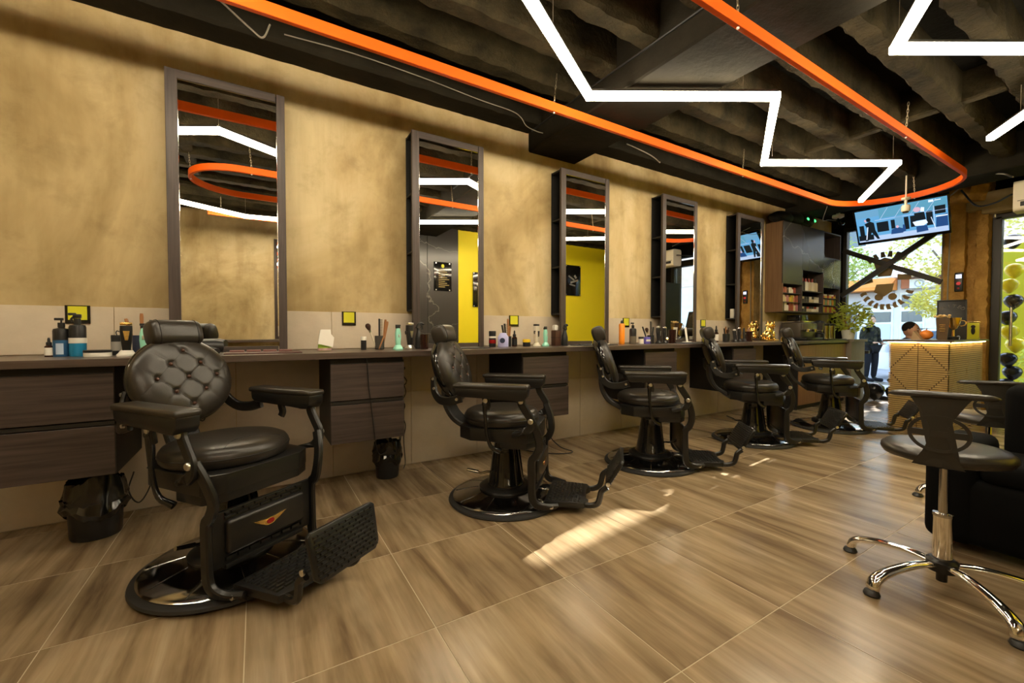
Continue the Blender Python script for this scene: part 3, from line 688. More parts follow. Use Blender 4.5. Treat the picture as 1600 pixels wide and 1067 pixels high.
    # --- flip plate
    th = R(30); ax = Vector((sin(th), 0, cos(th))); fn = Vector((-cos(th), 0, sin(th))); PC = Vector((.695, 0, .252))
    Mp = Matrix(((0, ax.x, fn.x, PC.x), (1, ax.y, fn.y, PC.y), (0, ax.z, fn.z, PC.z), (0, 0, 0, 1)))
    b = NB(); prism(b, [(-.165, -.07), (-.14, -.095), (.14, -.095), (.165, -.07), (.172, .085), (.155, .098), (-.155, .098), (-.172, .085)], .018, Mp @ Matrix.Translation((0, 0, -.009)))
    bmesh.ops.bevel(b, geom=b.edges[:], offset=0.005, segments=2, affect='EDGES', profile=0.5); fl = obj('flip_plate', b, BLKMET, t)
    b = NB(); tread_plate(b, Mp @ Matrix.Translation((0, 0, .009)), .305, .168, .0155, .034, .005); tread_plate(b, Mp @ Matrix.Translation((0, 0, -.009)) @ Matrix.Rotation(PI, 4, 'Y'), .305, .168, .0155, .034, .005); o = obj('tread', b, TREAD, fl, smooth=False); o['kind'] = 'stuff'
    return t
cl = ['black barber chair with tufted round back turned to the room, beside the blue pump bottles',
      'black barber chair in front of the mirror with the strip of yellow wall',
      'black barber chair with the sunlit front leg, before the broad yellow mirror',
      'black barber chair in front of the mirror reflecting brown panels',
      'black barber chair beside the brown cabinet and reception desk']
proto = None
for i, (x, y, z, a) in enumerate(((-0.105, 2.325, 0.012, -55), (1.391, 2.368, 0, -45), (2.792, 2.375, 0, -41.5), (4.256, 2.341, 0, -46), (5.561, 2.191, 0, -57))):
    c = make_chair() if i == 0 else copy_tree(proto)
    if i == 0: proto = c
    c['label'] = cl[i]
    for ch in c.children:
        if ch.name.startswith('flip_plate'):
            ch.matrix_local = (Matrix.Translation((.695, 0, .246)) @ Matrix.Rotation(R(-42), 4, 'Y') @ Matrix.Translation((-.695, 0, -.252))) if i == 0 else Matrix()
        if ch.name.startswith('pump_lever'): ch.rotation_euler = (0, 0, R((-85, -160, 5, 140, 60)[i]))
    c.location = (x, y, z); c.rotation_euler = (0, 0, R(a))

# ================================================================== CEILING LIGHTS AND TRACK
ZL = 2.715
def zigzag(name, label, pts, wires):
    t = thing(name, label, 'lamp', (0, 0, 0), group='zigzag tube lamps under the ceiling')
    for p, q in zip(pts, pts[1:]):
        p, q = Vector((*p, ZL)), Vector((*q, ZL)); d = (q - p).normalized()
        b = NB(); sweep(b, [p - d * 0.018, q + d * 0.018], rect(0.052, 0.046, 0.006)); obj('light_tube', b, LED, t)
        b = NB(); sweep(b, [p + Vector((0, 0, .030)), q + Vector((0, 0, .030))], rect(0.046, 0.014)); obj('housing', b, HOUS, t)
    for x, y in wires:
        b = NB(); cyl(b, (x, y, ZL + .035), (x, y, 3.21), 0.0016, n=5); obj('wire', b, CABLEW, t)
    return t
def zz(x0, i0, n, yt, yb, dx=1.11): return [(x0 + dx * i, yt if (i + i0) % 2 == 0 else yb) for i in range(n)]
z1 = zz(-2.46 + 0.0, 0, 9, 2.238, 1.572, 1.111)
z1[0] = (-2.40, 2.20)
zigzag('zigzag_lamp', 'white zigzag tube lamp hanging inside the orange track', z1, [(-1.35, 1.572), (-.24, 2.238), (1.42, 1.9), (2.9, 1.69), (4.2, 2.16), (5.3, 1.60)])
zigzag('zigzag_lamp', 'white zigzag tube lamp hanging outside the orange track, over the stools', [(0.94, 0.952), (2.05, 0.285), (3.16, 0.952), (4.27, 0.285), (5.28, 0.955)], [(2.05, .3), (3.16, .94), (4.27, .30), (5.0, .76)])
zigzag('zigzag_lamp', 'white zigzag tube lamp along the opposite wall, seen in the first mirror', [(-1.22, -0.03), (-.11, -.66), (1.0, -.50)], [(-.11, -.65), (.9, -.5)])
# orange track: a flat bar bent into long loops
path = [(-2.44, 2.515), (6.22, 2.515)] + [(6.22 + .6 * sin(R(a)), 1.915 + .6 * cos(R(a))) for a in range(9, 180, 9)] + [(6.22, 1.315), (-.10, 1.315)] + [(-.10 - .475 * sin(R(a)), .84 + .475 * cos(R(a))) for a in range(9, 180, 9)] + [(-.10, .365), (0.95, .365)]
track = thing('orange_track', 'bright orange flat bar track bent in long loops and hung on chains', 'track', (0, 0, 0))
b = NB(); sweep(b, [(x, y, 2.7325) for x, y in path], rect(0.030, 0.066, 0.002)); obj('bar', b, ORANGE, track)
def chain(p0, p1, par):
    b = NB(); p0, p1 = Vector(p0), Vector(p1); d = p1 - p0; n = max(3, int(d.length / 0.026)); X, Y, Z = frame(d)
    for i in range(n):
        c = p0 + d * ((i + .5) / n); s = X if i % 2 else Y; L_ = d.length / n * 0.72
        tube(b, [c + Z * (L_ * cos(2 * PI * k / 10)) + s * (0.006 * sin(2 * PI * k / 10)) for k in range(10)], 0.0019, 4, closed=True, ref=X + Y)
    return obj('chain', b, CHAIN, par)
for x, y in ((-.55, 2.515), (1.89, 2.515), (4.33, 2.515), (-.02, 1.315), (2.2, 1.315), (4.62, 1.315), (6.82, 1.85), (-.57, .84)):
    chain((x, y, 2.762), (x + random.uniform(-.02, .03), y + random.uniform(-.02, .02), 2.97), track)
    b = NB(); ell(b, (x, y, 2.697), 0.008, 8, 6); obj('bolt', b, WHITE, track)
t4 = thing('orange_track', 'short straight orange bar hung near the opposite wall', 'track', (0, 0, 0))
b = NB(); sweep(b, [(-.55, -.74, 2.7325), (1.4, -.74, 2.7325)], rect(0.03, 0.066, 0.002)); obj('bar', b, ORANGE, t4); chain((-.4, -.74, 2.762), (-.4, -.74, 3.21), t4); chain((1.2, -.74, 2.762), (1.2, -.74, 3.21), t4)
# cables on the ceiling
def cable(name, label, pts, r, m=CABLEB, group=None, k=6):
    b = NB(); tube(b, smooth_path(pts, k), r, 6); return tag(obj(name, b, m), label, 'cable', group)
cable('ceiling_cable', 'thin grey cable clipped along the edge rib above the mirrors', [(-.16, 3.150, 3.10), (.0, 3.148, 2.985), (.06, 3.15, 2.96), (.10, 3.14, 3.05)], 0.006, CABLEW)
cable('ceiling_cable', 'thin pale cable running along the rib towards the deep beam', [(.18, 3.145, 3.02), (.6, 3.143, 3.04), (1.1, 3.143, 3.03), (1.6, 3.143, 3.0), (1.9, 3.14, 2.99), (2.0, 3.14, 2.96), (2.06, 3.14, 2.90), (2.16, 3.13, 2.875), (2.222, 3.12, 2.87)], 0.004, CABLEW)
cable('ceiling_cable', 'black cable pair lying along the top of the deep beam', [(2.222, 3.30, 2.96), (2.222, 2.6, 2.965), (2.222, 1.9, 2.955), (2.222, 1.3, 2.95)], 0.008, CABLEB)
cable('ceiling_cable', 'grey cable dropping off the edge rib beyond the deep beam', [(3.3, 3.142, 3.03), (3.6, 3.142, 3.0), (3.72, 3.13, 2.965), (3.78, 3.12, 2.93), (3.82, 3.15, 2.955)], 0.006, CABLEW)
cable('ceiling_cable', 'grey cable looping from the column towards the air conditioner', [(7.9, 2.0, 2.86), (7.7, 1.75, 2.84), (7.3, 1.45, 2.93), (7.05, 1.2, 2.83), (6.85, 1.08, 2.72)], 0.008, CABLEW)
cable('ceiling_cable', 'black cable sagging over the boxed duct to the air conditioner', [(7.5, 1.60, 2.84), (7.4, 1.45, 2.60), (7.2, 1.27, 2.55), (6.95, 1.10, 2.56)], 0.010, CABLEB)
cable('ceiling_cable', 'thin wires tangled above the television', [(7.2, 2.4, 2.86), (7.1, 2.15, 2.76), (7.15, 1.95, 2.84), (7.1, 1.8, 2.78), (7.2, 1.7, 2.86)], 0.005, CABLEW)
cable('ceiling_cable', 'thin wire hanging from the track end to the dome camera', [(6.3, 2.55, 2.70), (6.6, 2.72, 2.6), (7.0, 2.82, 2.68), (7.4, 2.88, 2.74)], 0.004, CABLEW)

# ================================================================== STOOLS AND ARMCHAIR
BACKP = mat('stool_back_metal', (0.020, 0.017, 0.013), 0.45)
def make_stool(a0):
    t = thing('salon_stool', '', 'stool')
    # star base
    for k in range(5):
        a = R(a0 + 72 * k); d = Vector((cos(a), sin(a), 0)); b = NB()
        P = smooth_path([d * 0.03 + Vector((0, 0, .105)), d * 0.12 + Vector((0, 0, .112)), d * 0.24 + Vector((0, 0, .095)), d * 0.315 + Vector((0, 0, .065)), d * 0.335 + Vector((0, 0, .022))], 5)
        sweep(b, P, [(q[0] * 1.25, q[1] * .8) for q in circ(0.016, 12)], ref=(0, 0, 1), scale=[0.9 + 0.5 * (i / len(P)) - (0.35 if i == len(P) - 1 else 0) for i in range(len(P))]); lg = obj('leg', b, CHROME, t, ang=60)
        b = NB(); lathe(b, [(0, 0), (.026, 0), (.029, .006), (.024, .018), (.016, .024), (0, .025)], 18, d * 0.335); obj('foot_glide', b, PLASTB, lg)
    b = NB(); lathe(b, [(0, .035), (.018, .035), (.018, .075), (.05, .082), (.052, .122), (.04, .132), (0, .134)], 24); obj('hub', b, BLKMET, t)
    b = NB(); lathe(b, [(0, .125), (.030, .125), (.032, .135), (.030, .29), (.031, .315), (0, .318)], 24); obj('gas_sleeve', b, CHROME, t)
    b = NB(); lathe(b, [(0, .31), (.033, .312), (.033, .324), (.016, .327), (.0145, .55), (0, .55)], 20); obj('gas_rod', b, CHROMED, t)
    b = NB(); box(b, (0, 0, .552), (.17, .17, .018), bev=.006); obj('seat_plate', b, BLKMET, t)
    b = NB(); lathe(b, [(0, .558), (.17, .558), (.196, .566), (.205, .582), (.203, .597), (.188, .610), (.15, .617), (.08, .620), (0, .621)], 48); obj('seat', b, LEATHER2, t, ang=60)
    # back: cut metal plate curved round the seat on its -x side + padded rail
    RB_ = 0.26
    def onarc(v, z, off=0.0): an = PI + v / RB_; return Vector(((RB_ + off) * cos(an) + 0.03, (RB_ + off) * sin(an), z))
    def plate(poly, name, th=.006):
        # poly in (v,z), subdivided strips around the arc
        b = NB(); out = []
        for i in range(len(poly)):
            p, q = poly[i], poly[(i + 1) % len(poly)]; n = max(1, int(math.hypot(p[0] - q[0], p[1] - q[1]) / .02))
            out += [(p[0] + (q[0] - p[0]) * j / n, p[1] + (q[1] - p[1]) * j / n) for j in range(n)]
        A = [b.verts.new(onarc(v, z)) for v, z in out]; B = [b.verts.new(onarc(v, z, th)) for v, z in out]; n = len(out)
        b.faces.new(A); b.faces.new(B[::-1])
        for i in range(n): b.faces.new((A[i], A[(i + 1) % n], B[(i + 1) % n], B[i]))
        bmesh.ops.triangulate(b, faces=[f for f in b.faces if len(f.verts) > 4])
        return obj(name, b, BACKP, t)
    hour = [(-.125, .838), (-.088, .80), (-.055, .76), (-.036, .72), (-.036, .675), (-.056, .630), (-.086, .590), (-.105, .565), (.105, .565), (.086, .590), (.056, .630), (.036, .675), (.036, .72), (.055, .76), (.088, .80), (.125, .838)]
    hour = [(v * .70, z) for v, z in hour]
    pb = plate(hour, 'back_plate')
    b = NB(); n = 36; sweep(b, [onarc(.084 * cos(2 * PI * i / n), .695 + .066 * sin(2 * PI * i / n), .003) for i in range(n)], rect(.012, .006), ref=(-1, 0, 0), closed=True); obj('back_ring', b, BACKP, pb)
    b = NB(); sweep(b, [onarc(v, .695, .003) for v in (-.082, -.04, 0, .04, .082)], rect(.006, .024), ref=(0, 0, 1)); obj('ring_bar', b, BACKP, pb)
    b = NB(); P = [onarc(v * 1.0, .846 - .30 * v * v + .02 * v, -.004) for v in [(-.165 + .33 * i / 20) for i in range(21)]]
    sweep(b, P, [(q[0] * 1.5, q[1] * .8) for q in circ(.016, 14)], ref=(0, 0, 1), scale=[.35 if i in (0, 20) else (.8 if i in (1, 19) else 1) for i in range(21)]); obj('back_rail', b, LEATHER2, t, ang=60)
    b = NB(); sweep(b, [(-.225, 0, .572), (-.16, 0, .556), (-.06, 0, .553)], rect(.09, .008), ref=(0, 0, 1)); obj('back_bracket', b, BLKMET, t)
    return t
st = make_stool(76); st.location = (2.47, 0.555, 0); st['label'] = 'round black salon stool with cut-out back on a chrome star base'
st.rotation_euler = (0, 0, R(8))
for ch in st.children:
    pass
st2 = copy_tree(st); st2.location = (3.93, 0.69, 0.0); st2.scale = (1, 1, .93); st2.rotation_euler = (0, 0, R(16)); [setattr(ch, 'rotation_euler', (0, 0, R(-38))) for ch in st2.children if ch.name.startswith('leg')]; st2['label'] = 'round black salon stool partly hidden behind the chrome-based stool'
# black armchair
SOFA = m_leather('sofa_black', (0.0016, 0.0016, 0.0016), 0.85)
so = thing('bench_seat', 'low black upholstered bench seat on wooden feet behind the stools', 'bench', (3.16, 0.06, 0), R(0))
def soft(c, s, bev, name, m=SOFA, rot=(0, 0, 0)):
    b = NB(); box(b, c, s, rot, bev, 4); return obj(name, b, m, so, ang=60)
soft((0, 0, .215), (.46, 1.30, .33), .05, 'seat_base'); soft((-.01, .58, .295), (.46, .19, .50), .05, 'arm'); soft((-.01, -.58, .295), (.46, .19, .50), .05, 'arm')
soft((.19, -.06, .52), (.14, 1.06, .60), .06, 'backrest'); soft((-.04, .25, .42), (.38, .48, .12), .05, 'seat_cushion'); soft((-.04, -.25, .42), (.38, .48, .12), .05, 'seat_cushion')
for x, y in ((-.17, .58), (.17, .58), (-.17, -.58), (.17, -.58)):
    b = NB(); cyl(b, (x * 1.1, y * 1.04, 0), (x, y, .07), .020, .028, 12); obj('foot', b, WALNUT, so)

# ================================================================== BINS AND CABLES AT THE COUNTER
def make_bin(loc, sx, sy, h, label, seed, bag_h):
    t = thing('waste_bin', label, 'bin', loc); b = NB(); n = 40
    lathe(b, [(0, 0.002), (.86, 0.002), (.90, .01), (1.0, h), (.97, h), (.86, .03), (0, .03)], n, (0, 0, 0), sx, sy); obj('bucket', b, PLASTB, t)
    rnd = random.Random(seed); b = NB(); rings = []
    prof = [(1.05, h - .12), (1.20, h - .085), (1.10, h - .055), (1.17, h - .03), (1.10, h + .005), (1.03, h + .012 + bag_h), (.98, h + .008 + bag_h), (.90, h - .02), (.80, h - .06), (.55, h - .10), (.25, h - .09)]
    ph = [rnd.uniform(0, 6.28) for _ in range(6)]
    for k, (r, z) in enumerate(prof):
        ring = []
        for i in range(n):
            a = 2 * PI * i / n; w = .035 * sin(7 * a + ph[0] + k) + .03 * sin(11 * a + ph[1] - k * .8) + rnd.uniform(-.02, .02)
            ring.append(b.verts.new((sx * (r + (w if k != 5 else w * .4)) * cos(a), sy * (r + w) * sin(a), z + rnd.uniform(-.008, .008) + .022 * sin(3 * a + ph[2]) * (k < 2) + bag_h * .8 * sin(2 * a + ph[3]) * (3 < k < 6))))
        rings.append(ring)
    for A, B in zip(rings, rings[1:]):
        for i in range(n): b.faces.new((A[i], A[(i + 1) % n], B[(i + 1) % n], B[i]))
    b.faces.new(rings[-1]); obj('bin_bag', b, BAG, t, ang=28)
    return t
make_bin((-0.745, 3.06, 0), .115, .100, .245, 'black bin with a wide folded bag beside the tufted-back chair', 3, .05)
make_bin((0.83, 3.17, 0), .092, .088, .235, 'black bin with a crumpled bag under the drawers with the hanging cable', 8, .02)
cable('power_cable', 'black cable hanging down over the drawer fronts into the bin', [(.60, 2.775, .915), (.605, 2.775, .87), (.615, 2.782, .72), (.635, 2.782, .55), (.65, 2.782, .40), (.68, 2.85, .30), (.74, 3.0, .22), (.80, 3.06, .23)], .003)
rnd = random.Random(2)
for k in range(3):
    cable('power_cable', 'tangled black cable hanging by the wall socket next to the drawers', [(.98 + .01 * k, 3.35, .80), (1.0, 3.33, .74 - .02 * k)] + [(.95 + rnd.uniform(-.03, .07), 3.33 - rnd.uniform(0, .04), .68 - .085 * i) for i in range(7)] + [(.90 + .05 * k, 3.28, .03 + .01 * k), (.86 + .06 * k, 3.26, .008)], .004, group='tangled cables by the socket')
b = NB(); box(b, (.975, WY - .004, .82), (.085, .010, .085), bev=.004); so_ = obj('wall_socket', b, PLASTB); tag(so_, 'black wall socket beside the drawers with tangled cables', 'socket')
b = NB(); cyl(b, (.965, 3.355, .845), (.965, 3.31, .845), .013, n=12); obj('plug', b, WHITE, so_); b = NB(); cyl(b, (1.0, 3.355, .805), (1.0, 3.31, .795), .015, n=12); obj('plug', b, PLASTB, so_)
cable('power_cable', 'black cable looping down to the floor between two chairs', [(2.27, 2.83, .86), (2.33, 3.0, .74), (2.36, 3.05, .60), (2.32, 3.08, .45), (2.26, 3.1, .30), (2.25, 3.06, .16), (2.33, 3.0, .05), (2.42, 2.93, .008), (2.30, 2.93, .008), (2.16, 3.05, .008), (2.03, 3.2, .03), (2.01, 3.26, .12), (2.05, 3.28, .24), (2.1, 3.25, .34)], .005)
cable('power_cable', 'black cables sagging below the worktop behind the tufted-back chair', [(-.42, 3.35, .70), (-.40, 3.25, .62), (-.33, 3.2, .55), (-.27, 3.25, .60), (-.30, 3.3, .52), (-.36, 3.3, .60), (-.24, 3.34, .66)], .004)
cable('power_cable', 'twisted black cable hanging beside the bin by the first drawers', [(-.58, 3.34, .70), (-.55, 3.3, .5), (-.53, 3.26, .36), (-.54, 3.2, .2), (-.58, 3.12, .12), (-.62, 3.1, .20), (-.60, 3.12, .30)], .004)
cable('power_cable', 'thin black cord behind the far chairs under the worktop', [(3.67, 2.83, .86), (3.70, 3.0, .7), (3.73, 3.1, .55), (3.72, 3.15, .4), (3.8, 3.2, .2), (3.9, 3.15, .008)], .004)

# ================================================================== THINGS ON THE WORKTOP
GI = 'barber tools and bottles on the worktop'
def th(name, label, cat, x, y, rz=0, group=None, z=CZ): return thing(name, label, cat, (x, y, z), rz, group)
def lpart(t, name, prof, m, n=24, c=(0, 0, 0), sx=1, sy=1, label=None):
    b = NB(); lathe(b, prof, n, c, sx, sy); o = obj(name, b, m, t)
    if label: o['label'] = label
    return o
def pump_bottle(x, y, h, r, label, low, lab, nozzle='pump', dark=PLASTB, lowfrac=.42, labm=None):
    t = th('pump_bottle', label, 'bottle', x, y)
    lpart(t, 'liquid_body', [(0, 0), (r * .94, 0), (r, .004), (r, h * lowfrac), (0, h * lowfrac)], low)
    lpart(t, 'upper_body', [(0, h * lowfrac), (r * .995, h * lowfrac), (r * .995, h * .66), (r * .9, h * .71), (r * .36, h * .735), (r * .36, h * .76), (0, h * .76)], dark)
    if labm:
        b = NB(); k = 10; A = []
        for i in range(k + 1):
            a = R(-100 + 50 * (i / k) - 25 + 10); A.append((cos(a) * r * 1.012, sin(a) * r * 1.012))
        for p, q in zip(A, A[1:]): b.faces.new([b.verts.new((*p, h * .06)), b.verts.new((*q, h * .06)), b.verts.new((*q, h * .34)), b.verts.new((*p, h * .34))])
        obj('label', b, labm, t)
    b = NB(); cyl(b, (0, 0, h * .755), (0, 0, h * .87), r * .42, n=16)
    if nozzle == 'pump':
        cyl(b, (0, 0, h * .87), (0, 0, h * .93), r * .12, n=10); box(b, (-r * .25, 0, h * .96), (r * 1.0, r * .45, h * .065), bev=.002)
    else:
        box(b, (0, 0, h * .92), (r * .95, r * .6, h * .09), bev=.004); box(b, (-r * .55, 0, h * .965), (r * .9, r * .45, h * .055), bev=.003); sweep(b, smooth_path([(-r * .4, 0, h * .90), (-r * .65, 0, h * .85), (-r * .55, 0, h * .79)], 4), rect(.006, .01), ref=(1, 0, 0))
    obj('nozzle', b, PLASTB, t); return t
def dropper(x, y, label, h=.10, r=.017, m=WHITE):
    t = th('dropper_bottle', label, 'bottle', x, y)
    lpart(t, 'glass', [(0, 0), (r, 0), (r, h * .55), (r * .5, h * .62), (0, h * .62)], GLASSB); lpart(t, 'label', [(r * 1.02, h * .08), (r * 1.03, h * .08), (r * 1.03, h * .48), (r * 1.02, h * .48)], m)
    lpart(t, 'cap', [(0, h * .6), (r * .65, h * .6), (r * .65, h * .76), (r * .35, h * .78), (r * .33, h * .92), (r * .2, h), (0, h)], PLASTB, 16); return t
def jar(x, y, label, r, h, body, lid, frac=.65, name='jar', lidr=1.0):
    t = th(name, label, 'jar', x, y); lpart(t, 'body', [(0, 0), (r * .95, 0), (r, h * .05), (r, h * frac), (0, h * frac)], body); lpart(t, 'lid', [(0, h * frac), (r * lidr, h * frac), (r * lidr * 1.02, h * frac + .002), (r * lidr * 1.02, h * .96), (r * lidr * .96, h), (0, h)], lid)
    return t
def trimmer(x, y, label, m, h=.165, rz=0):
    t = th('hair_trimmer', label, 'trimmer', x, y, rz)
    lpart(t, 'charging_base', [(0, 0), (.036, 0), (.037, .010), (.030, .020), (.021, .034), (0, .036)], m, 24, sx=1, sy=.85)
    b = NB(); P = [(0, 0, .03), (0, 0, .05), (0, 0, .085), (0, .002, .12), (0, .003, h - .025)]; sweep(b, P, [(q[0], q[1]) for q in rrect(.044, .034, .012, 3)], ref=(0, 1, 0), scale=[.72, .80, .92, .88, .62]); obj('body', b, m, t, ang=50)
    b = NB(); box(b, (0, .003, h - .018), (.030, .022, .018), bev=.003); box(b, (0, .0, h - .006), (.038, .006, .012), bev=.001); obj('blade', b, PLASTB, t)
    b = NB(); box(b, (0, -.0165, .10), (.009, .004, .022), bev=.0015); obj('switch', b, STEEL, t); return t
def clipper(x, y, label, m, trim=GOLD, h=.18, rz=0, base=STEEL):
    t = th('hair_clipper', label, 'clipper', x, y, rz)
    lpart(t, 'charging_base', [(0, 0), (.042, 0), (.042, .008), (.034, .016), (.026, .03), (0, .032)], base, 24, sx=1, sy=.8)
    b = NB(); sweep(b, [(0, 0, .025), (0, 0, .06), (0, .002, .10), (0, .004, .135), (0, .004, h - .022)], rrect(.050, .040, .012, 3), ref=(0, 1, 0), scale=[.66, .82, .95, 1.06, 1.02]); obj('body', b, m, t, ang=50)
    b = NB(); box(b, (0, .002, h - .012), (.050, .034, .016), bev=.002); obj('blade', b, trim, t)
    b = NB(); prism(b, [(-.014, 0), (.014, 0), (.006, -.05), (-.006, -.05)], .003, M4((0, -.0205, .135), (R(90), 0, 0))); obj('face_plate', b, trim, t)
    b = NB(); sweep(b, smooth_path([(-.026, .0, .13), (-.036, 0, .135), (-.040, 0, .125), (-.036, 0, .11)], 4), rect(.005, .008), ref=(0, 1, 0)); obj('taper_lever', b, PLASTB, t); return t
def brush_pot(x, y, label, pot, items, h=.085, r=.032, rz=0):
    t = th('brush_pot', label, 'brush pot', x, y, rz)
    lpart(t, 'pot', [(0, 0), (r * .9, 0), (r, .004), (r * 1.05, h), (r * .97, h), (r * .88, .006), (0, .006)], pot)
    for k, (kind, dx, dy, lean, ln) in enumerate(items):
        p0 = Vector((dx * .4, dy * .4, .01)); d = Vector((dx * lean, dy * lean, 1)).normalized(); p1 = p0 + d * ln
        if kind == 'brush':
            b = NB(); tube(b, [p0, p0 + d * ln * .55, p0 + d * ln * .68], .006, 8, scale=[.7, 1, .8]); s = obj('brush_handle', b, CREAM, t)
            b = NB(); cyl(b, p0 + d * ln * .66, p0 + d * ln * .76, .008, .009, 10); obj('ferrule', b, CHROME, s); b = NB(); X, Y, Z = frame(d); lathe(b, [(0, 0), (.009, 0), (.018, .022), (.019, .034), (.012, .046), (0, .05)], 14, p0 + d * ln * .76, axis=d); obj('bristles', b, BRISTLE, s)
        elif kind == 'wood':
            b = NB(); sweep(b, [p0, p0 + d * ln * .5, p0 + d * ln * .9, p1], rrect(.016, .011, .004, 2), ref=(0, 1, 0.1), scale=[.7, .85, 1.15, .9]); obj('wooden_handle', b, WALNUT, t)
        elif kind == 'comb':
            b = NB(); X, Y, Z = frame(d); Mx = Matrix((( d.z, 0, d.x, p0.x), (0, 1, d.y, p0.y), (-d.x, 0, d.z, p0.z), (0, 0, 0, 1)))
            bb = NB(); box(bb, (0, 0, ln / 2), (.012, .006, ln)); n = int(ln * .6 / .008)
            for i in range(n): box(bb, (.014, 0, ln - .008 - i * .008), (.018, .004, .0035))
            for v in bb.verts: v.co = Mx @ v.co
            b.free(); obj('comb', bb, PLASTB, t)
        else:
            b = NB(); tube(b, [p0, p0 + d * ln * .6, p1], .008, 8, scale=[.8, 1, 1.1]); obj('tool_handle', b, PLASTB, t)
    return t
def spray_bottle(x, y, label, m=PLASTB, h=.19, rz=0):
    t = th('spray_bottle', label, 'bottle', x, y, rz); r = .030
    lpart(t, 'body', [(0, 0), (r, 0), (r * 1.03, .01), (r * .95, h * .40), (r * .55, h * .62), (r * .42, h * .72), (0, h * .72)], m)
    b = NB(); cyl(b, (0, 0, h * .70), (0, 0, h * .78), .014, n=14); sweep(b, smooth_path([(-.018, 0, h * .80), (0, 0, h * .93), (.022, 0, h * .97), (.045, 0, h * .93)], 4), rrect(.016, .026, .006, 2), ref=(0, 1, 0)); sweep(b, smooth_path([(.02, 0, h * .90), (.036, 0, h * .83), (.036, 0, h * .72)], 4), rect(.010, .006), ref=(0, 1, 0)); obj('trigger_head', b, PLASTB, t); return t
def glass_cup(x, y, label, h=.11, r=.030):
    t = th('dark_glass', label, 'glass', x, y); lpart(t, 'glass', [(0, 0), (r * .9, 0), (r, .004), (r * 1.04, h), (r * .97, h), (r * .88, .008), (0, .008)], GLASSB); lpart(t, 'liquid', [(0, .009), (r * .86, .009), (r * .9, h * .5), (0, h * .5)], RED); return t

# first station, beside the end wall
dropper(-.923, 3.12, 'small brown dropper bottle beside the blue pump bottle')
pump_bottle(-.878, 3.13, .205, .034, 'black-topped pump bottle of blue lotion with a pale label', BLUED, None, 'pump', labm=mat('pale_label', (.45, .55, .70), .5))
t = pump_bottle(-.812, 3.11, .232, .034, 'black-topped spray bottle of clear blue lotion with a white band', BLUE, None, 'spray', lowfrac=.30)
lpart(t, 'white_band', [(.0345, .07), (.0352, .07), (.0352, .098), (.0345, .098)], WHITE)
jar(-.714, 3.02, 'flat white tin with a dark lid lying by the spray bottle', .055, .035, WHITE, PLASTB, .62, 'flat_tin')
t = jar(-.672, 3.16, 'black wax jar with white print between tin and clippers', .021, .112, PLASTB, PLASTB, .82); lpart(t, 'print', [(.0214, .025), (.0217, .025), (.0217, .075), (.0214, .075)], mat('grey_print', (.30, .28, .25), .5))
clipper(-.600, 3.02, 'black hair clipper with gold trim on a pale charging base', BLKMET, GOLD, .185, R(12), WHITE)
brush_pot(-.560, 3.16, 'navy pot of wooden-handled brushes behind the mint trimmer', NAVY, [('wood', -.05, 0, 5, .20), ('wood', .0, 0, -6, .225), ('comb', .03, .0, 5, .19), ('tool', .04, .01, 4, .19)], .11, .042)
trimmer(-.515, 2.96, 'mint green hair trimmer on its base next to the wooden-handled brushes', MINT, .175, R(-8))
# hair dryer lying under the first mirror
t = th('hair_dryer', 'black hair dryer lying under the first mirror', 'hair dryer', -.27, 3.0, R(20)); b = NB(); sweep(b, [(-.09, 0, .042), (-.02, 0, .045), (.06, 0, .045), (.10, 0, .043)], circ(.038, 18), ref=(0, 0, 1), scale=[.85, 1, 1.05, .9]); obj('barrel', b, PLASTB, t); b = NB(); tube(b, smooth_path([(.03, -.02, .03), (.04, -.09, .022), (.03, -.15, .020)], 4), .017, 12); obj('handle', b, PLASTB, t)
# tool mats in front of the mirrors
for x, y, w, l in ((.04, 2.96, .40, 'brown tool mat holding sectioning clips under the first mirror'), (1.35, 2.97, .40, 'black tool mat behind the second chair headrest'), (2.72, 2.98, .42, 'black tool mat with combs under the broad yellow mirror'), (4.12, 2.98, .42, 'black tool mat beside the dark glass of red liquid')):
    b = NB(); box(b, (0, 0, .004), (w, .20, .008), bev=.003); o = obj('tool_mat', b, m_wood('mat_wood%d' % int(x * 9), (.055, .025, .02), (.12, .06, .05), .5, 0) if x < .5 else RUBBER, None, (x, y, CZ)); tag(o, l, 'mat')
for i in range(4):
    b = NB(); box(b, (0, 0, .006), (.075, .012, .012), bev=.004); o = obj('hair_clip', b, mat('clip%d' % i, (.22, .10, .085), .35), None, (-.10 + i * .085, 2.99 + .01 * (i % 2), CZ + .0085), (0, 0, .08 * (i - 1))); tag(o, 'reddish hair clip lying on the brown tool mat', 'hair clip', 'hair clips on the brown tool mat')
for i, (dx, dy, a, l, m_) in enumerate(((-.08, .02, .1, 'long black comb lying on the mat under the yellow mirror', PLASTB), (.06, -.02, -.15, 'pale folded cloth strip on the mat under the yellow mirror', PAPER))):
    b = NB(); box(b, (0, 0, .004), (.19, .028, .008), bev=.002); o = obj('comb' if i == 0 else 'cloth_strip', b, m_, None, (2.72 + dx, 2.98 + dy, CZ + .0085), (0, 0, a)); tag(o, l, 'comb' if i == 0 else 'cloth')
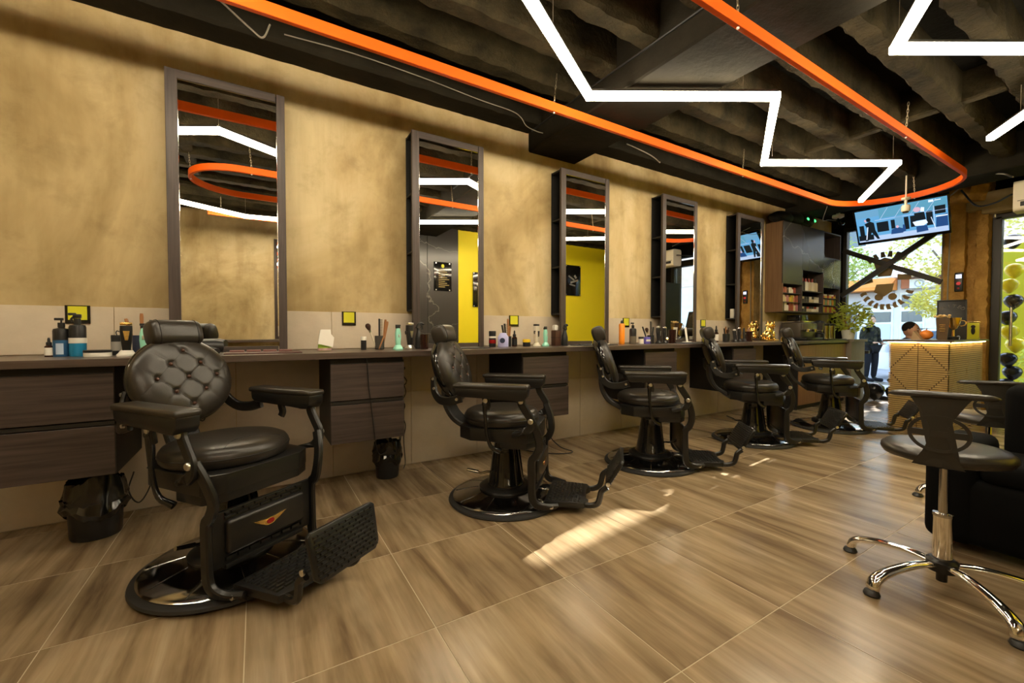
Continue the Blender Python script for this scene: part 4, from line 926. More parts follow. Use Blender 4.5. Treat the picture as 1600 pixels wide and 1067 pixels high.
# second station
t = th('wax_tin', 'lime and white wax tin with a folded white card leaning on top', 'tin', .395, 3.10)
lpart(t, 'tin', [(0, 0), (.040, 0), (.043, .004), (.043, .022), (.041, .025), (.041, .044), (0, .046)], GREENP); lpart(t, 'base_band', [(.0432, .003), (.0442, .003), (.0442, .02), (.0432, .02)], mat('mauve_label', (.55, .35, .33), .5))
b = NB(); prism(b, [(-.046, .02), (-.028, .115), (.033, .115), (.036, .085), (.055, .06), (.045, -.005)], .004, M4((0, -.048, .03), (R(86), 0, R(4)))); prism(b, [(-.04, .03), (-.028, .112), (.033, .112), (.04, .05)], .004, M4((0, .02, .03), (R(96), 0, R(6)))); obj('card', b, PAPER, t)
jar(.655, 3.12, 'small black jar with a white lid beside the brush pot', .019, .095, PLASTB, WHITE, .72)
brush_pot(.772, 3.14, 'clear grey pot with a powder brush, comb and wooden sticks', mat('grey_pot', (.10, .095, .085), .15, trans=.3), [('brush', -.06, 0, 6, .185), ('comb', .0, .01, .5, .215), ('wood', .05, -.02, 2, .21), ('wood', .06, .02, 3.5, .20)], .10, .033)
b = NB(); cyl(b, (0, 0, .004), (.035, 0, .10), .005, n=8); o = obj('wooden_stick', b, WALNUT, None, (.755, 3.085, CZ)); tag(o, 'thin wooden stick leaning on the grey brush pot', 'stick')
trimmer(.868, 3.0, 'mint green hair trimmer on its base beside the grey brush pot', MINT, .18, R(10))
clipper(.980, 3.08, 'black hair clipper with a steel base beside the marble-reflecting mirror', PLASTB, STEEL, .20, R(20), STEEL)
spray_bottle(1.058, 3.115, 'black spray bottle standing before the marble-reflecting mirror', PLASTB, .20, R(20)); glass_cup(1.07, 3.02, 'dark red glass beside the black spray bottle at the second mirror')
# third station
t = jar(1.72, 3.15, 'tall black wax jar with a red band right of the second mirror', .030, .135, PLASTB, PLASTB, .80); lpart(t, 'red_band', [(.0303, .03), (.0308, .03), (.0308, .06), (.0303, .06)], RED); lpart(t, 'white_band', [(.0303, .075), (.0308, .075), (.0308, .09), (.0303, .09)], WHITE)
t = th('powder_tub', 'lilac powder tub with a dark logo disc on its side', 'tub', 1.785, 3.08); lpart(t, 'tub', [(0, 0), (.044, 0), (.046, .005), (.046, .085), (.030, .108), (.026, .118), (0, .12)], LILAC); b = NB(); lathe(b, [(0, 0), (.022, 0), (.022, .003), (0, .003)], 20, (-.028, -.037, .055), axis=(-.6, -.8, 0)); obj('logo_disc', b, NAVY, t)
brush_pot(1.87, 3.15, 'black pot of combs and one wooden brush below the plaque', PLASTB, [('tool', -.05, 0, 4, .18), ('tool', -.02, .02, 3, .19), ('wood', .02, 0, -1, .23), ('wood', .04, 0, 1.5, .17), ('comb', -.03, 0, 3, .19)], .09, .034)
t = dropper(1.935, 3.14, 'dark oil bottle with a pale spout beside the comb pot', .14, .023, PLASTB); lpart(t, 'spout', [(0, .105), (.005, .105), (.003, .14), (0, .142)], WHITE, 10)
jar(2.035, 3.10, 'squat dark jar with a yellow lid', .034, .062, PLASTB, YELLOWP, .58)
clipper(2.115, 3.06, 'cream white hair clipper standing on a cream base', CREAM, PLASTB, .20, R(25), CREAM); trimmer(2.205, 3.05, 'mint green hair trimmer between the cream clipper and the brown box', MINT, .175, R(15))
t = th('brown_box', 'dark brown upright box with a white-tipped clipper on top', 'box', 2.36, 3.10, R(10)); b = NB(); box(b, (0, 0, .07), (.07, .06, .14), bev=.004); obj('box', b, mat('brown_card', (.07, .030, .018), .35), t); b = NB(); box(b, (0, 0, .075), (.072, .062, .003)); obj('lid_gap', b, DARK, t); b = NB(); box(b, (-.012, 0, .165), (.045, .04, .05), bev=.010); obj('white_cap', b, WHITE, t)
spray_bottle(2.43, 3.06, 'black spray bottle with hooked trigger before the broad yellow mirror', PLASTB, .20, R(25))
# fourth station
t = th('spray_can', 'tall orange spray can beside a dark pump bottle', 'spray can', 3.245, 3.14); lpart(t, 'can', [(0, 0), (.029, 0), (.030, .004), (.030, .20), (.024, .212), (0, .213)], ORANGEC); lpart(t, 'cap', [(0, .21), (.014, .21), (.014, .235), (.008, .245), (0, .246)], PLASTB, 14)
pump_bottle(3.365, 3.10, .225, .036, 'grey-bottomed dark pump bottle next to the orange spray can', mat('grey_liquid', (.16, .135, .10), .2), None, 'pump', lowfrac=.36)
jar(3.455, 3.07, 'small white pot with dark lid beside the purple box', .027, .075, WHITE, PLASTB, .70)
t = th('purple_box', 'small purple carton with a white stripe', 'box', 3.545, 3.08, R(12)); b = NB(); box(b, (0, 0, .036), (.085, .05, .072), bev=.002); obj('carton', b, PURPLE, t); b = NB(); box(b, (0, -.0255, .036), (.086, .002, .02)); obj('stripe', b, WHITE, t)
brush_pot(3.635, 3.10, 'black pot of leaning combs and brushes left of the fourth mirror', PLASTB, [('tool', -.10, 0, 5, .19), ('comb', .02, .01, -1, .23), ('tool', .04, 0, 4, .17), ('brush', -.04, .02, 4, .15)], .09, .036)
clipper(3.715, 3.06, 'black hair clipper with steel blade next to the leaning combs', PLASTB, STEEL, .19, R(25), BLKMET); clipper(3.815, 3.06, 'slim black hair clipper between another clipper and the dark glass', PLASTB, CHROME, .185, R(30), BLKMET)
glass_cup(3.925, 3.05, 'tall dark glass of red liquid at the corner of the fourth mirror', .15, .040)
b = NB(); box(b, (0, 0, .035), (.038, .006, .07)); tag(obj('white_card', b, PAPER, None, (4.60, 3.12, CZ), (0, 0, .2)), 'small white card standing right of the fourth mirror', 'card')
t = th('card_stand', 'slanted white card stand in front of the fourth mirror', 'card', 4.28, 3.13, R(15)); b = NB(); box(b, (0, 0, .09), (.055, .004, .18), (R(-8), 0, 0)); obj('card', b, PAPER, t); b = NB(); box(b, (.02, 0, .006), (.16, .05, .012), bev=.003); obj('base', b, WHITE, t)
# fifth station
dropper(4.86, 3.13, 'white dropper bottle right of the plaque, behind a headrest', .20, .026, WHITE)
brush_pot(5.02, 3.10, 'black pot of brushes left of the last mirror', PLASTB, [('tool', -.05, 0, 3, .16), ('wood', .0, .01, 1, .18), ('tool', .05, 0, 3, .17), ('brush', .02, -.02, 2, .13)], .10, .040)
clipper(5.135, 3.06, 'black hair clipper left of the last mirror, next to the brushes', PLASTB, STEEL, .16, R(30), BLKMET); clipper(5.235, 3.06, 'black hair clipper under the shelf corner of the last mirror', PLASTB, CHROME, .18, R(35), BLKMET); trimmer(5.345, 3.06, 'black hair trimmer beside the last dark glass', PLASTB, .18, R(35))
glass_cup(5.455, 3.06, 'dark glass cup in front of the last mirror', .13, .042)
b = NB(); box(b, (0, 0, .0625), (.035, .05, .125), bev=.002); tag(obj('white_box', b, WHITE, None, (5.465, 3.29, CZ + .307)), 'slim white box on the lowest side shelf of the last mirror', 'box')

# ================================================================== MARBLE SHELF UNIT AND LOW CABINET AT THE FAR END
X0, X1, YC, Z0, Z1 = 6.40, 8.22, 3.12, 1.37, 2.66
su = thing('shelf_unit', 'tall dark marble wall unit with open niches full of bottles', 'shelf unit', (0, 0, 0))
def sub(name, m, x0, x1, y0, y1, z0, z1, par=su, bev=.001):
    b = NB(); box(b, ((x0 + x1) / 2, (y0 + y1) / 2, (z0 + z1) / 2), (x1 - x0, y1 - y0, z1 - z0), bev=bev, seg=1); return obj(name, b, m, par)
YB = WY - .002
sub('side_panel', BROWNB, X0, X0 + .018, YC + .002, YB, Z0, Z1); sub('back_panel', DARK, X0 + .018, X1, YB - .012, YB, Z0, Z1)
# front doors (marble) around the niches
sub('door', MARBLE, 6.40, 6.955, YC, YC + .018, 1.775, Z1); sub('door', MARBLE, 6.958, 7.632, YC, YC + .018, 2.005, Z1); sub('door', MARBLE, 7.635, X1, YC, YC + .018, 1.78, 2.245)
sub('inner_block', DARK, X0 + .02, 6.955, YC + .02, YB - .013, 1.78, Z1); sub('inner_block', DARK, 6.958, 7.632, YC + .02, YB - .013, 2.01, Z1); sub('inner_block', DARK, 7.635, X1, YC + .02, YB - .013, 1.785, 2.243)
for z in (Z0, ): sub('shelf_board', WOODX, X0 + .018, X1, YC + .004, YB - .013, z, z + .018)
sub('shelf_board', WOODX, 6.972, 7.62, YC + .004, YB - .013, 1.69, 1.702); sub('shelf_board', WOODX, 6.972, 7.62, YC + .004, YB - .013, 1.52, 1.530)
sub('divider', WOODZ, 6.955, 6.971, YC + .001, YB - .013, Z0 + .018, 2.0); sub('divider', WOODZ, 7.621, 7.637, YC + .001, YB - .013, Z0 + .018, 2.0); sub('divider', WOODZ, X1 - .016, X1, YC + .004, YB - .013, Z0 + .018, 1.78)
sub('divider', WOODZ, X1 - .016, X1, YC + .004, YB - .013, 2.25, Z1); sub('shelf_board', WOODX, 7.636, X1 - .017, YC + .004, YB - .013, 2.247, 2.262); sub('shelf_board', WOODX, 7.636, X1, YC + .004, YB - .013, Z1 - .016, Z1)
# products in the niches
def pal(tag_, d): return [(k, mat('%s_%s' % (tag_, k.replace(' ', '_')), c, .35)) for k, c in d]
PROD = pal('carton', [('sand-coloured', (.60, .48, .28)), ('dark red', (.32, .05, .04)), ('white', (.66, .60, .50)), ('brown', (.10, .06, .035)), ('rust-red', (.42, .13, .08)), ('mustard', (.52, .34, .05)), ('pink', (.50, .20, .22))])
PRODW = pal('jar', [('cream', (.64, .56, .42)), ('white', (.74, .69, .57)), ('beige', (.52, .43, .28)), ('black', (.05, .045, .04))])
PRODC = pal('box', [('orange', (.62, .22, .02)), ('yellow', (.62, .44, .03)), ('green', (.20, .30, .05)), ('red', (.48, .08, .03)), ('cream', (.62, .54, .36))])
LIDM = m_var('product_lids', [(.02, .02, .02), (.5, .42, .28), (.25, .03, .02), (.6, .55, .45), (.12, .08, .03)], .4)
def product(kind, w, h, label, group, m, loc):
    t = thing('hair_product', label, 'bottle' if kind != 'box' else 'box', loc, 0, group)
    if kind == 'box': b = NB(); box(b, (0, 0, h / 2), (w, w * .8, h), bev=.002, seg=1); obj('carton', b, m, t)
    else:
        b = NB(); lathe(b, [(0, 0), (w / 2, 0), (w / 2, h * .66), (w * .22, h * .74), (0, h * .74)] if kind == 'bottle' else [(0, 0), (w / 2, 0), (w / 2, h * .6), (0, h * .6)], 14); obj('body', b, m, t)
        b = NB(); lathe(b, [(0, h * .74), (w * .22, h * .74), (w * .2, h), (0, h)] if kind == 'bottle' else [(0, h * .6), (w * .5, h * .6), (w * .5, h), (0, h)], 12); obj('cap', b, LIDM, t)
    return t
protos = {}
def put(kind, w, h, label, group, m, loc):
    cn, mm = m[int(loc[0] * 97 + loc[2] * 31) % len(m)]
    label = cn + ' ' + label; k = (kind, w, h, label)
    if k not in protos: protos[k] = product(kind, w, h, label, group, mm, loc); return
    c = copy_tree(protos[k]); c.location = loc
rnd = random.Random(4)
zf = Z0 + .0185
for row, (z, hh, nn) in enumerate(((zf, .115, 8),)):
    for i in range(nn): put('box' if i % 3 else 'bottle', .056, .12, ('carton' if i % 3 else 'bottle') + ' in the lowest row of the left niche', 'products in the left niche', PROD, (6.455 + i * .066, 3.19, z))
for lev, z in ((1, zf + .131), (2, zf + .262)):
    sub('shelf_board', WOODX, X0 + .019, 6.953, YC + .02, YB - .014, z - .012, z - .001)
    for i in range(8 if lev == 1 else 7): put('bottle' if (i + lev) % 2 else 'box', .052, .105 if lev == 1 else .085, ('bottle' if (i + lev) % 2 else 'carton') + ' standing in the %s row of the left niche' % ('middle' if lev == 1 else 'top'), 'products in the left niche', PROD, (6.455 + i * .066, 3.19, z))
for z, hh, kind, lab in ((zf, .08, 'jar', 'jar in the bottom row of the middle niche'), (1.531, .09, 'jar', 'jar in the second row of the middle niche'), (1.703, .20, 'bottle', 'tall bottle in the high part of the middle niche')):
    for i in range(8 if kind == 'jar' else 6): put(kind, .066 if kind == 'jar' else .07, hh, lab, 'products in the middle niche', PRODW, (7.02 + i * (.078 if kind == 'jar' else .10), 3.19, z))
for k, z in enumerate((zf, zf + .12, zf + .235)):
    if k: sub('shelf_board', WOODX, 7.638, X1 - .017, YC + .02, YB - .014, z - .010, z - .001)
    for i in range(7): put('box' if k != 2 else 'jar', .062, .095 if k < 2 else .06, ['carton in the bottom row of the right niche', 'carton in the middle row of the right niche', 'jar in the top row of the right niche'][k], 'products in the right niche', PRODC, (7.69 + i * .077, 3.19, z))
b = NB(); box(b, (0, 0, .09), (.13, .012, .18), (R(-12), 0, 0), .002, 1); o = obj('photo_card', b, mat('photo', (.32, .34, .24), .4), None, (7.80, 3.22, 2.2625)); tag(o, 'small picture card leaning in the upper open niche', 'card')
# black panther-like ornament with green eyes lying on top of the unit
EYE = mat('green_eye', (0, .3, .05), .3, emit=(.05, 1, .15), es=1.6)
pa = thing('black_cat_figure', 'large black cat figure with glowing green eyes on top of the shelf unit', 'figurine', (6.95, 3.235, Z1 + .002))
b = NB(); BL = mat('black_fur', (.006, .006, .006), .7)
for c, r in (((-.35, 0, .09), (.26, .10, .09)), ((-.05, 0, .11), (.30, .10, .115)), ((.20, -.02, .11), (.16, .10, .11)), ((.30, -.04, .11), (.11, .085, .095)), ((-.55, 0, .06), (.16, .06, .06)), ((.12, -.05, .03), (.16, .05, .03))): ell(b, c, r, 18, 10)
bd = obj('body', b, BL, pa)
for e in ((.215, .215), (.38, .205)):
    b = NB(); cyl(b, (e[0], -.03, e[1] - .03), (e[0], -.03, e[1] + .025), .035, .006, 8); obj('ear', b, BL, bd)
for ex in (.16, .37):
    b = NB(); ell(b, (ex, -.112, .115), (.030, .012, .018), 12, 8, Matrix.Rotation(.35, 3, 'Y')); obj('eye', b, EYE, bd)
# low cabinet and its top
lc = thing('low_cabinet', 'brown low cabinet under the marble shelf unit', 'cabinet', (0, 0, 0))
sub('side_panel', DARK, 6.375, 6.395, 2.90, YB, 0, .915, lc); sub('body', DARK, 6.396, 7.86, 2.915, YB, .0, .915, lc)
CABB = m_wood('cabinet_brown', (0.20, 0.092, 0.036), (0.28, 0.135, 0.055), 0.4, 2)
for k in range(3): sub('door', CABB, 6.396 + k * .488, 6.396 + (k + 1) * .488 - .004, 2.895, 2.914, .06, .895, lc)
sub('top', WOODC, 6.362, 7.90, 2.865, YB, .918, .956, lc)
eb = thing('end_block', 'pale grey end block carrying the potted plant', 'counter', (0, 0, 0)); GREYB = m_concrete('grey_board', (.20, .165, .115), (.26, .215, .15), .6, 2, .05)
sub('block', GREYB, 7.91, 8.40, 2.84, YB - .05, 0, .925, eb); sub('top', GREYB, 7.90, 8.42, 2.81, YB - .04, .926, .962, eb)
# gold lion
li = thing('lion_statuette', 'golden seated lion statuette at the end of the worktop', 'statuette', (6.03, 3.10, CZ), R(-15)); k = 1.0
lion_s = 1.12
b = NB(); box(b, (0, 0, .012), (.17, .11, .024), bev=.004)
for c, r in (((-.035, 0, .075), (.058, .05, .055)), ((-.005, 0, .115), (.045, .042, .075)), ((.012, 0, .16), (.042, .04, .05)), ((.042, .022, .07), (.014, .014, .055)), ((.042, -.022, .07), (.014, .014, .055)), ((.052, .022, .03), (.022, .015, .012)), ((.052, -.022, .03), (.022, .015, .012)), ((-.03, .042, .05), (.04, .018, .032)), ((-.03, -.042, .05), (.04, .018, .032))): ell(b, c, r, 14, 8)
tube(b, smooth_path([(-.08, 0, .04), (-.095, .02, .05), (-.09, .04, .07)], 4), .008, 6)
ob = obj('body', b, GOLD, li)
b = NB(); rr = random.Random(9)
for i in range(46):
    a, e = rr.uniform(0, 2 * PI), rr.uniform(-.6, 1.2); d = Vector((cos(a) * cos(e) * .9 - .25, sin(a) * cos(e), sin(e) * 1.0))
    c0 = Vector((.012, 0, .195)) + d * .038; cyl(b, c0, c0 + d * rr.uniform(.018, .034) + Vector((0, 0, -.006)), .011, .002, 6)
ell(b, (.01, 0, .19), (.048, .05, .055), 14, 8); obj('mane', b, GOLD, ob)
b = NB(); ell(b, (.045, 0, .198), (.03, .028, .032), 14, 8); ell(b, (.072, 0, .188), (.016, .016, .014), 10, 6)
for s in (-1, 1): ell(b, (.035, s * .028, .23), (.009, .009, .013), 8, 6)
obj('head', b, GOLD, ob); li.scale = (lion_s,) * 3
# coffee machine row on the low cabinet
cm = thing('coffee_machine', 'dark coffee machine with chrome groups on the low cabinet', 'coffee machine', (6.98, 3.12, .957)); 
def cb(name, m, c, s, bev=.006, par=cm): b = NB(); box(b, c, s, bev=bev); return obj(name, b, m, par)
cb('body', mat('machine_grey', (.10, .085, .065), .3, .4), (0, .05, .15), (.46, .26, .22)); cb('base', BLKMET, (0, 0, .02), (.50, .34, .04)); cb('panel', mat('machine_panel', (.17, .15, .12), .25, .5), (0, -.09, .20), (.44, .03, .10)); cb('cup_rack', CHROME, (0, .05, .275), (.44, .24, .02)); cb('hopper', BLKGLOSS, (-.02, .06, .33), (.24, .18, .09))
for xx in (-.12, .10):
    b = NB(); cyl(b, (xx, -.12, .165), (xx, -.12, .125), .03, .03, 16); tube(b, [(xx, -.13, .145), (xx, -.22, .14)], .010, 8); obj('group_head', b, CHROME, cm)
bl = thing('drink_blender', 'clear jug blender with a dark lid beside the coffee machine', 'blender', (7.36, 3.06, .957)); lpart(bl, 'motor_base', [(0, 0), (.075, 0), (.07, .09), (.05, .11), (0, .11)], PLASTB); lpart(bl, 'jug', [(0, .11), (.05, .11), (.07, .26), (.066, .26), (.046, .115), (0, .115)], mat('jug', (.25, .22, .18), .08, trans=.7)); lpart(bl, 'lid', [(0, .26), (.072, .26), (.06, .285), (.02, .30), (0, .30)], PLASTB)
for i, (x, l) in enumerate(((7.60, 'chrome canister left of another on the low cabinet'), (7.78, 'chrome canister at the plant end of the low cabinet'))):
    t = thing('canister', l, 'canister', (x, 3.08, .957)); lpart(t, 'can', [(0, 0), (.065, 0), (.065, .22), (0, .22)], mat('can_steel%d' % i, (.35, .32, .27), .2, 1.0)); lpart(t, 'lid', [(0, .22), (.067, .22), (.067, .245), (.03, .255), (0, .255)], PLASTB)
b = NB(); box(b, (0, 0, .008), (.62, .16, .016), bev=.004); tag(obj('drip_tray', b, BLKMET, None, (7.52, 2.955, .957)), 'long black tray along the front of the low cabinet', 'tray')
# potted plant
LEAFM = m_var('leaf_green', [(.28, .36, .05), (.40, .46, .10), (.18, .26, .03)], .5); LEAFB = mat('plant_leaf', (.44, .48, .07), .5)
def leafy(m, col):
    N, L = m.node_tree.nodes, m.node_tree.links; out = N['Material Output']; bs = N['Principled BSDF']; tr_ = N.new('ShaderNodeBsdfTranslucent'); tr_.inputs[0].default_value = (*col, 1); mx = N.new('ShaderNodeMixShader'); mx.inputs[0].default_value = .5
    L.new(bs.outputs[0], mx.inputs[1]); L.new(tr_.outputs[0], mx.inputs[2]); L.new(mx.outputs[0], out.inputs[0])
leafy(LEAFB, (.75, .78, .12))
po = thing('potted_plant', 'bushy light green potted plant on the pale end block by the window', 'plant', (8.17, 2.98, .963)); lpart(po, 'pot', [(0, 0), (.075, 0), (.095, .14), (.09, .15), (.08, .14), (0, .135)], WHITE)
def leaf_cloud(name, par, m, n, fn, size, seed, kind='stuff'):
    rr = random.Random(seed); b = NB()
    for i in range(n):
        p = Vector(fn(rr)); s = size * rr.uniform(.6, 1.25); M = Matrix.Translation(p) @ Euler((rr.uniform(-1, 1), rr.uniform(-1, 1), rr.uniform(0, 6.3))).to_matrix().to_4x4()
        vv = [b.verts.new(M @ Vector(q)) for q in ((0, 0, 0), (s * .5, s * .28, s * .1), (s, 0, 0), (s * .5, -s * .28, s * .1))]
        b.faces.new((vv[0], vv[1], vv[2])); b.faces.new((vv[0], vv[2], vv[3]))
    o = obj(name, b, m, par, smooth=False)
    if kind: o['kind'] = kind
    return o
def blob(cx, cy, cz, rx, ry, rz):
    def f(r):
        while True:
            p = (r.uniform(-1, 1), r.uniform(-1, 1), r.uniform(-1, 1)); d = sum(q * q for q in p)
            if .25 < d < 1: return (cx + p[0] * rx, cy + p[1] * ry, cz + p[2] * rz)
    return f
leaf_cloud('foliage', po, LEAFB, 420, blob(0, -.02, .34, .24, .30, .24), .085, 11); b = NB()
for k in range(7): a = k * .9; tube(b, smooth_path([(0, 0, .12), (.05 * cos(a), .05 * sin(a), .25), (.15 * cos(a), .17 * sin(a), .44)], 3), .005, 5)
obj('stem', b, WALNUT, po)

# ================================================================== TELEVISION, CAMERAS, AIR CONDITIONER
tv = thing('television', 'wall television showing a band playing, tilted down from the ceiling', 'television', (7.30, 2.118, 2.538))
tw, thh = .93, .535; tilt, yaw, roll = R(36.7), R(9.24), R(-1.4)
n_ = Vector((-cos(yaw), -sin(yaw), 0)); rt = Vector((sin(yaw), -cos(yaw), 0)); up_ = Vector((0, 0, 1)) * cos(tilt) + n_ * sin(tilt); nn = rt.cross(up_) * -1
nn = up_.cross(rt) if up_.cross(rt).dot(n_) > 0 else rt.cross(up_)
MT = Matrix(((rt.x, up_.x, nn.x, 0), (rt.y, up_.y, nn.y, 0), (rt.z, up_.z, nn.z, 0), (0, 0, 0, 1))) @ Matrix.Rotation(R(1.4), 4, 'Z')
def tvp(name, m, x0, x1, y0, y1, z0, z1, par=tv, bev=.0):
    b = NB(); box(b, ((x0 + x1) / 2, (y0 + y1) / 2, (z0 + z1) / 2), (x1 - x0, y1 - y0, z1 - z0), bev=bev)
    for v in b.verts: v.co = MT @ v.co
    return obj(name, b, m, par)
tvp('casing', BLKGLOSS, -tw / 2, tw / 2, -thh / 2, thh / 2, -.045, 0, bev=.006)
def em(name, c, s=.6): return mat(name, (.0, .0, .0), .3, emit=c, es=s)
SCR = em('screen_blue', (.055, .17, .30), 1.0); scr = tvp('screen', SCR, -tw / 2 + .02, tw / 2 - .02, -thh / 2 + .045, thh / 2 - .02, .0005, .0015)
def spoly(m, poly, k=1):
    b = NB(); prism(b, poly, .0006, MT @ Matrix.Translation((0, 0, .0016 + .0006 * k))); o = obj('picture_patch', b, m, scr, smooth=False); return o
def srect(m, x0, x1, y0, y1, k=1): return spoly(m, [(x0, y0), (x1, y0), (x1, y1), (x0, y1)], k)
DK = em('screen_dark', (.004, .008, .012)); LT = em('screen_light', (.34, .44, .62)); MD = em('screen_mid', (.11, .27, .42)); NV = em('screen_navy', (.012, .05, .16)); PK = em('screen_pink', (.5, .33, .42)); BW = em('screen_bright', (.6, .68, .85))
srect(LT, -.44, .44, -.222, -.15); srect(MD, -.44, -.20, .14, .24); srect(em('screen_teal', (.08, .25, .36)), -.2, .44, .10, .245)
for a in (-.20, -.05, .10, .25): spoly(LT, [(a, .08), (a + .006, .08), (a + .10, .24), (a + .094, .24)], 2)
srect(LT, -.25, .44, .075, .083, 2); srect(DK, -.235, -.115, -.10, .045, 2); srect(DK, -.09, -.05, -.08, .05, 2); srect(MD, -.045, .03, -.12, .09, 2); srect(DK, .04, .085, -.12, .06, 2); srect(DK, .10, .15, -.10, .06, 2); srect(DK, .25, .31, -.11, .09, 2); srect(DK, .33, .425, .03, .14, 2); srect(LT, .318, .325, -.13, .15, 2)
spoly(NV, [(.33, -.15), (.44, -.15), (.44, .02), (.34, .0)], 3); srect(BW, .335, .44, -.01, .006, 4)
srect(DK, -.42, -.37, -.12, .03, 2); spoly(DK, [(-.44, -.2), (-.28, -.2), (-.28, -.12), (-.44, -.12)], 2)
spoly(DK, [(-.36, .05), (-.30, .08), (-.26, .05), (-.255, -.06), (-.22, -.20), (-.245, -.20), (-.295, -.09), (-.345, -.21), (-.375, -.21), (-.33, -.05)], 5); spoly(DK, [(-.315 + .025 * cos(q * PI / 6), .105 + .03 * sin(q * PI / 6)) for q in range(12)], 5); spoly(BW, [(-.335, .0), (-.325, .0), (-.355, -.19), (-.365, -.19)], 6); spoly(PK, [(-.34, .06), (-.335, .10), (-.35, .12), (-.36, .10)], 6)
spoly(NV, [(-.10, -.16), (.02, -.16), (.03, -.10), (-.02, -.07), (-.09, -.09)], 4); spoly(PK, [(-.03 + .015 * cos(q * PI / 5), -.06 + .02 * sin(q * PI / 5)) for q in range(10)], 5); spoly(NV, [(.015, -.15), (.05, -.14), (.045, -.05), (.025, -.04)], 4)
spoly(DK, [(.14, .09), (.235, .09), (.245, -.02), (.15, -.02)], 5); spoly(BW, [(.12, -.03), (.245, -.02), (.26, -.07), (.22, -.10), (.14, -.09)], 5); spoly(NV, [(.15, -.10), (.25, -.10), (.26, -.18), (.15, -.19)], 5); spoly(PK, [(.17 + .035 * cos(q * PI / 6), .135 + .035 * sin(q * PI / 6)) for q in range(12)], 5); spoly(BW, [(.20, .10), (.235, .09), (.24, .15), (.21, .16)], 6); spoly(BW, [(.29, .0), (.296, .0), (.33, -.17), (.324, -.17)], 5)
srect(BW, .28, .325, .205, .235, 5); srect(BW, .335, .39, .215, .225, 5)
b = NB(); tube(b, [MT @ Vector((0, 0, -.04)), (-.0 + .12, .04, .18), (.14, .05, .32)], .018, 10); obj('ceiling_bracket', b, BLKMET, tv)
# bullet camera hanging in front of the set
t = thing('bullet_camera', 'small cream ceiling camera hanging in front of the television', 'camera', (6.72, 1.90, 2.70)); lpart(t, 'mount', [(0, 0), (.045, 0), (.04, -.02), (.014, -.03), (.012, -.09), (0, -.09)], CREAM, 18); lpart(t, 'body', [(0, -.085), (.035, -.088), (.042, -.10), (.042, -.155), (.036, -.165), (0, -.165)], CREAM, 20); lpart(t, 'lens', [(0, -.160), (.030, -.162), (.026, -.182), (0, -.183)], BLKGLOSS, 18)
b = NB(); cyl(b, (0, 0, 0), (.0, .0, .268), .008, n=8); obj('drop_rod', b, CREAM, t)
t = thing('dome_camera', 'dome camera with a dark lens above the shelf unit', 'camera', (7.60, 2.93, 2.86)); lpart(t, 'mount', [(0, 0), (.075, 0), (.075, -.035), (.05, -.05), (0, -.05)], CREAM); b = NB(); cyl(b, (0, 0, -.03), (0, 0, -.105), .012, n=10); ell(b, (.02, -.04, -.125), (.05, .04, .035), 16, 10); obj('camera_body', b, BLKGLOSS, t)
b = NB(); box(b, (0, 0, .165), (.04, .04, .33)); 
for v in b.verts: v.co.z += -.0
obj('drop_post', b, CREAM, t)
ac = thing('air_conditioner', 'cream wall air conditioner beside the glass door', 'air conditioner', (7.0, 0.68, 2.36)); b = NB(); prism(b, rrect(.24, .32, .04, 4), .80, M4((0, .40, .16), (R(90), 0, 0))); bmesh.ops.bevel(b, geom=[e for e in b.edges if e.calc_length() < .01], offset=.001, segments=1, affect='EDGES'); obj('body', b, CREAM, ac); b = NB(); box(b, (-.117, 0, .07), (.012, .70, .05), bev=.004); obj('outlet', b, DARK, ac); b = NB(); box(b, (-.118, 0, .105), (.008, .74, .006)); obj('panel_line', b, DARK, ac)
b = NB(); box(b, (.04, 0, .58), (.05, .5, .56)); obj('hanger', b, BEAM, ac)
# door access terminal on the column
t = thing('access_terminal', 'dark access terminal with lit display on the orange column', 'terminal', (8.185, 1.745, 1.63)); b = NB(); box(b, (0, 0, .13), (.035, .085, .26), bev=.012, seg=3); obj('case', b, PLASTB, t); b = NB(); box(b, (-.0185, 0, .205), (.003, .055, .05)); obj('display', b, em('display_lilac', (.55, .60, 1.0), 1.2), t); b = NB(); cyl(b, (-.016, 0, .11), (-.022, 0, .11), .022, n=16); obj('sensor', b, em('sensor_red', (.35, .02, .02), .6), t); b = NB(); cyl(b, (-.016, 0, .045), (-.021, 0, .045), .012, n=12); obj('button', b, RED, t)
cable('wall_cable', 'cable running down the column below the access terminal', [(8.18, 1.84, 2.7), (8.185, 1.845, 2.2), (8.18, 1.85, 1.8), (8.185, 1.85, 1.2), (8.185, 1.85, .8)], .008, CABLEW)

# ================================================================== RECEPTION DESK
dk = thing('reception_desk', 'golden reception desk clad in grooved panels with triangle pattern and lit edge', 'desk', (0, 0, 0))
DX0, DX1, DY0, DY1, DZ = 6.22, 7.50, 1.378, 1.880, 0.995
DESK = m_wood('desk_panel', (.40, .265, .095), (.48, .33, .125), .5, 0, .3); DGRV = mat('desk_groove', (.12, .075, .028), .6)
b = NB(); box(b, ((DX0 + DX1) / 2, (DY0 + DY1) / 2, .483), (DX1 - DX0 - .03, DY1 - DY0 - .03, .96)); obj('carcass', b, DGRV, dk)
b = NB(); box(b, ((DX0 + DX1) / 2 - .01, (DY0 + DY1) / 2, DZ - .011), (DX1 - DX0 + .10, DY1 - DY0 + .08, .022), bev=.002, seg=1); obj('top', b, WOODC, dk)
b = NB(); box(b, (DX0 - .016, (DY0 + DY1) / 2, DZ - .026), (.012, DY1 - DY0, .006)); box(b, ((DX0 + DX1) / 2, DY0 - .014, DZ - .026), (DX1 - DX0 - .02, .012, .006)); obj('light_strip', b, mat('strip_light', (1, .8, .4), .4, emit=(1.0, .68, .26), es=14.0), dk)
